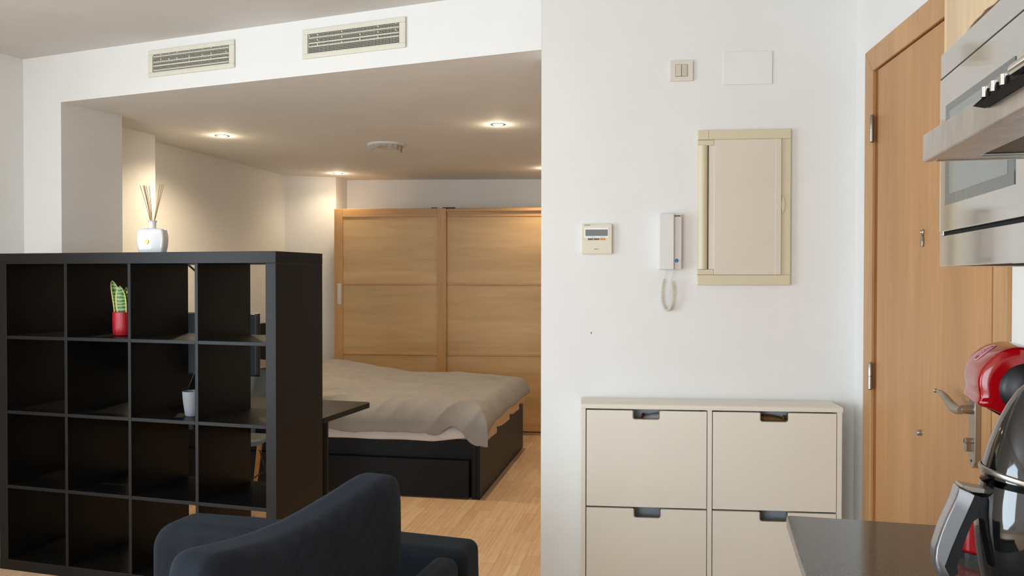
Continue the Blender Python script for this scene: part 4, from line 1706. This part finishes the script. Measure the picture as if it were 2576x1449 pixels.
# black side discs, slightly domed
for sgn in (-1, 1):
    bm = bmesh.new()
    bm_lathe(bm, [(0, .013), (.018, .0115), (.034, .006), (.043, -.002), (.0455, -.016), (0, -.016)], 48)
    o = mesh_obj('side_disc', bm, M_['softblack'], cm, smooth=True)
    o.location = (.366, SM + sgn * .0765, px_z(962))
    o.rotation_euler = (R(90) * (1 if sgn < 0 else -1), 0, 0)
# nozzle plate under the head
bm = bmesh.new()
bm_prism(bm, [(px_w(2452), px_z(1016)), (px_w(2470), px_z(1012)), (px_w(2530), px_z(1030)), (px_w(2535), px_z(1050)), (px_w(2500), px_z(1041))], 'y', SM - .048, SM + .048)
mesh_obj('nozzle', bm, M_['gloss'], cm, bevel=.003)
# oval badge with lettering, wrapped on the brow of the head
badge = bpy.data.objects.new('badge', None)
COL.objects.link(badge)
badge.parent = cm
nrm = Vector((-.648, .004, .761)).normalized()
longd = Vector((.761, 0, .648)).normalized()
shortd = nrm.cross(longd)
Mb = Matrix((longd, shortd, nrm)).transposed().to_4x4()
Mb.translation = Vector((.3149, -.148, .3503)) + nrm * .0008
badge.matrix_local = Mb


def bend(o):
    # wrap a flat piece around the brow of the head
    for v in o.data.vertices:
        x = v.co.x * o.scale.x + o.location.x
        v.co.z -= x * x / (2 * .062)
    return o


bm = bmesh.new()
rings = []
for k in range(9):
    rr = .0200 * k / 8
    if k == 0:
        rings.append([bm.verts.new((0, 0, 0))])
    else:
        rings.append([bm.verts.new((rr * math.cos(2 * PI * i / 40), rr * math.sin(2 * PI * i / 40), 0)) for i in range(40)])
for a, b in zip(rings[:-1], rings[1:]):
    for i in range(40):
        j = (i + 1) % 40
        bm.faces.new((a[0], b[i], b[j]) if len(a) == 1 else (a[i], b[i], b[j], a[j]))
bend(mesh_obj('badge_field', bm, M_['badge'], badge, solid=.0008))
bm = bmesh.new()
bm_tube(bm, [(.0200 * math.cos(2 * PI * i / 48), .0200 * math.sin(2 * PI * i / 48), .0003) for i in range(49)], .0008, 6, False)
bend(mesh_obj('badge_rim', bm, M_['pinkprint'], badge, smooth=True))
bend(text_mesh('badge_lettering', 'NESCAF\u00c9', .0068, M_['pinkprint'], badge, (0, .0085, .0006), (0, 0, 0), .0002))
bend(text_mesh('badge_lettering', 'Dolce\nGusto', .0100, M_['pinkprint'], badge, (0, -.0035, .0006), (0, 0, 0), .0002, 1, .3))
# column, base, drip tray
bm = bmesh.new()
col_p = smooth_closed([(.395, .02), (.40, .10), (.385, .20), (.375, .26), (.40, .30), (.45, .31), (.475, .25), (.48, .12), (.475, .02)], 4)
bm_puff(bm, col_p, 'y', SM, .055, 9, 3, .2)
mesh_obj('column', bm, M_['gloss'], cm, smooth=True)
bm = bmesh.new()
base_p = rrect(.268, .485, SM - .072, SM + .072, .035, 7)
bm_prism(bm, base_p, 'z', .012, .088)
mesh_obj('base', bm, M_['red'], cm, bevel=.006, seg=3, smooth=True)
bm = bmesh.new()
bm_prism(bm, rrect(.270, .483, SM - .070, SM + .070, .034, 7), 'z', .0, .0125)
mesh_obj('foot', bm, M_['softblack'], cm)
bm = bmesh.new()
bm_prism(bm, rrect(.276, .380, SM - .055, SM + .055, .028, 7), 'z', .0882, .094)
mesh_obj('drip_tray', bm, M_['softblack'], cm, bevel=.001)

# stand the machine on its own spot, turned a little towards the room
for ch in cm.children:
    ch.location = ch.location + Vector((-.33, -SM, 0))
mq = kit_pt(.33, SM)
cm.location = (mq.x, mq.y, .900)
cm.rotation_euler = (0, 0, R(-20))

# kettle (axis at its centre; handle towards local -x)
kq = kit_pt(.314, -.424)
kt = thing('kettle', 'glossy black electric kettle with silver-backed handle in the foreground', 'kettle', (kq.x, kq.y, .900), YAW_KIT)
lathe('power_base', [(0, 0), (.082, 0), (.085, .003), (.084, .012), (.076, .016), (0, .016)], M_['softblack'], kt, 48)
lathe('body', [(0, .018), (.070, .018), (.075, .022), (.080, .040), (.0845, .062), (.0885, .090), (.0905, .120), (.0895, .145), (.0865, .170), (.0835, .186), (0, .186)], M_['gloss'], kt, 64)
bm = bmesh.new()
bm_lathe(bm, [(.0822, .187), (.0852, .1886), (.0858, .1915), (.0852, .1944), (.0822, .196)], 64)
for v in bm.verts:           # the lid line slopes down towards the spout
    v.co.z -= v.co.x * .16
o = mesh_obj('trim_ring', bm, M_['satin'], kt, smooth=True)
lathe('lid', [(.083, .1955), (.0828, .200), (.080, .213), (.0725, .241), (.0615, .272), (.0498, .297), (.0375, .318), (.025, .331), (.012, .337), (0, .338)], M_['gloss'], kt, 64)
lathe('lid_knob', [(.016, .335), (.014, .343), (.017, .350), (.013, .358), (0, .360)], M_['softblack'], kt, 32)
prism('spout', [(.070, .125), (.112, .170), (.117, .182), (.078, .186)], 'y', -.022, .022, M_['gloss'], kt, bevel=.006)
Z0 = .900
outer = [(.1173, 1.078), (.123, 1.058), (.1336, 1.032), (.141, 1.0105), (.147, .9885), (.1485, .974), (.1460, .957), (.138, .940)]
inner = [(.130, .944), (.1372, .958), (.1275, .9885), (.1165, 1.019), (.106, 1.046), (.097, 1.069)]
pts = [(-a, b - Z0) for a, b in outer + inner]
bm = bmesh.new()
bm_puff(bm, pts, 'y', 0, .0165, 7, 3, .10, (-.125, .11))
mesh_obj('handle_grip', bm, M_['silver'], kt, smooth=True)
blk = [(.0975, 1.071), (.1065, 1.045), (.117, 1.018), (.128, .9875), (.137, .958), (.129, .9435), (.118, .9500), (.1195, .961), (.1148, .978), (.1097, .9995), (.1044, 1.015), (.099, 1.0300), (.091, 1.0365), (.083, 1.036), (.078, 1.045), (.078, 1.066)]
bm = bmesh.new()
bm_puff(bm, [(-a, b - Z0) for a, b in blk], 'y', 0, .0135, 5, 3, .05, (-.105, .12))
mesh_obj('handle_core', bm, M_['blackplastic'], kt, smooth=True)
bm = bmesh.new()
bm_prism(bm, [(-.1160, .1795), (-.0990, .1720), (-.0680, .1700), (-.0700, .1760), (-.0980, .1795), (-.1140, .1825)], 'y', -.0135, .0135)
mesh_obj('lid_button', bm, M_['clear'], kt, bevel=.0015)
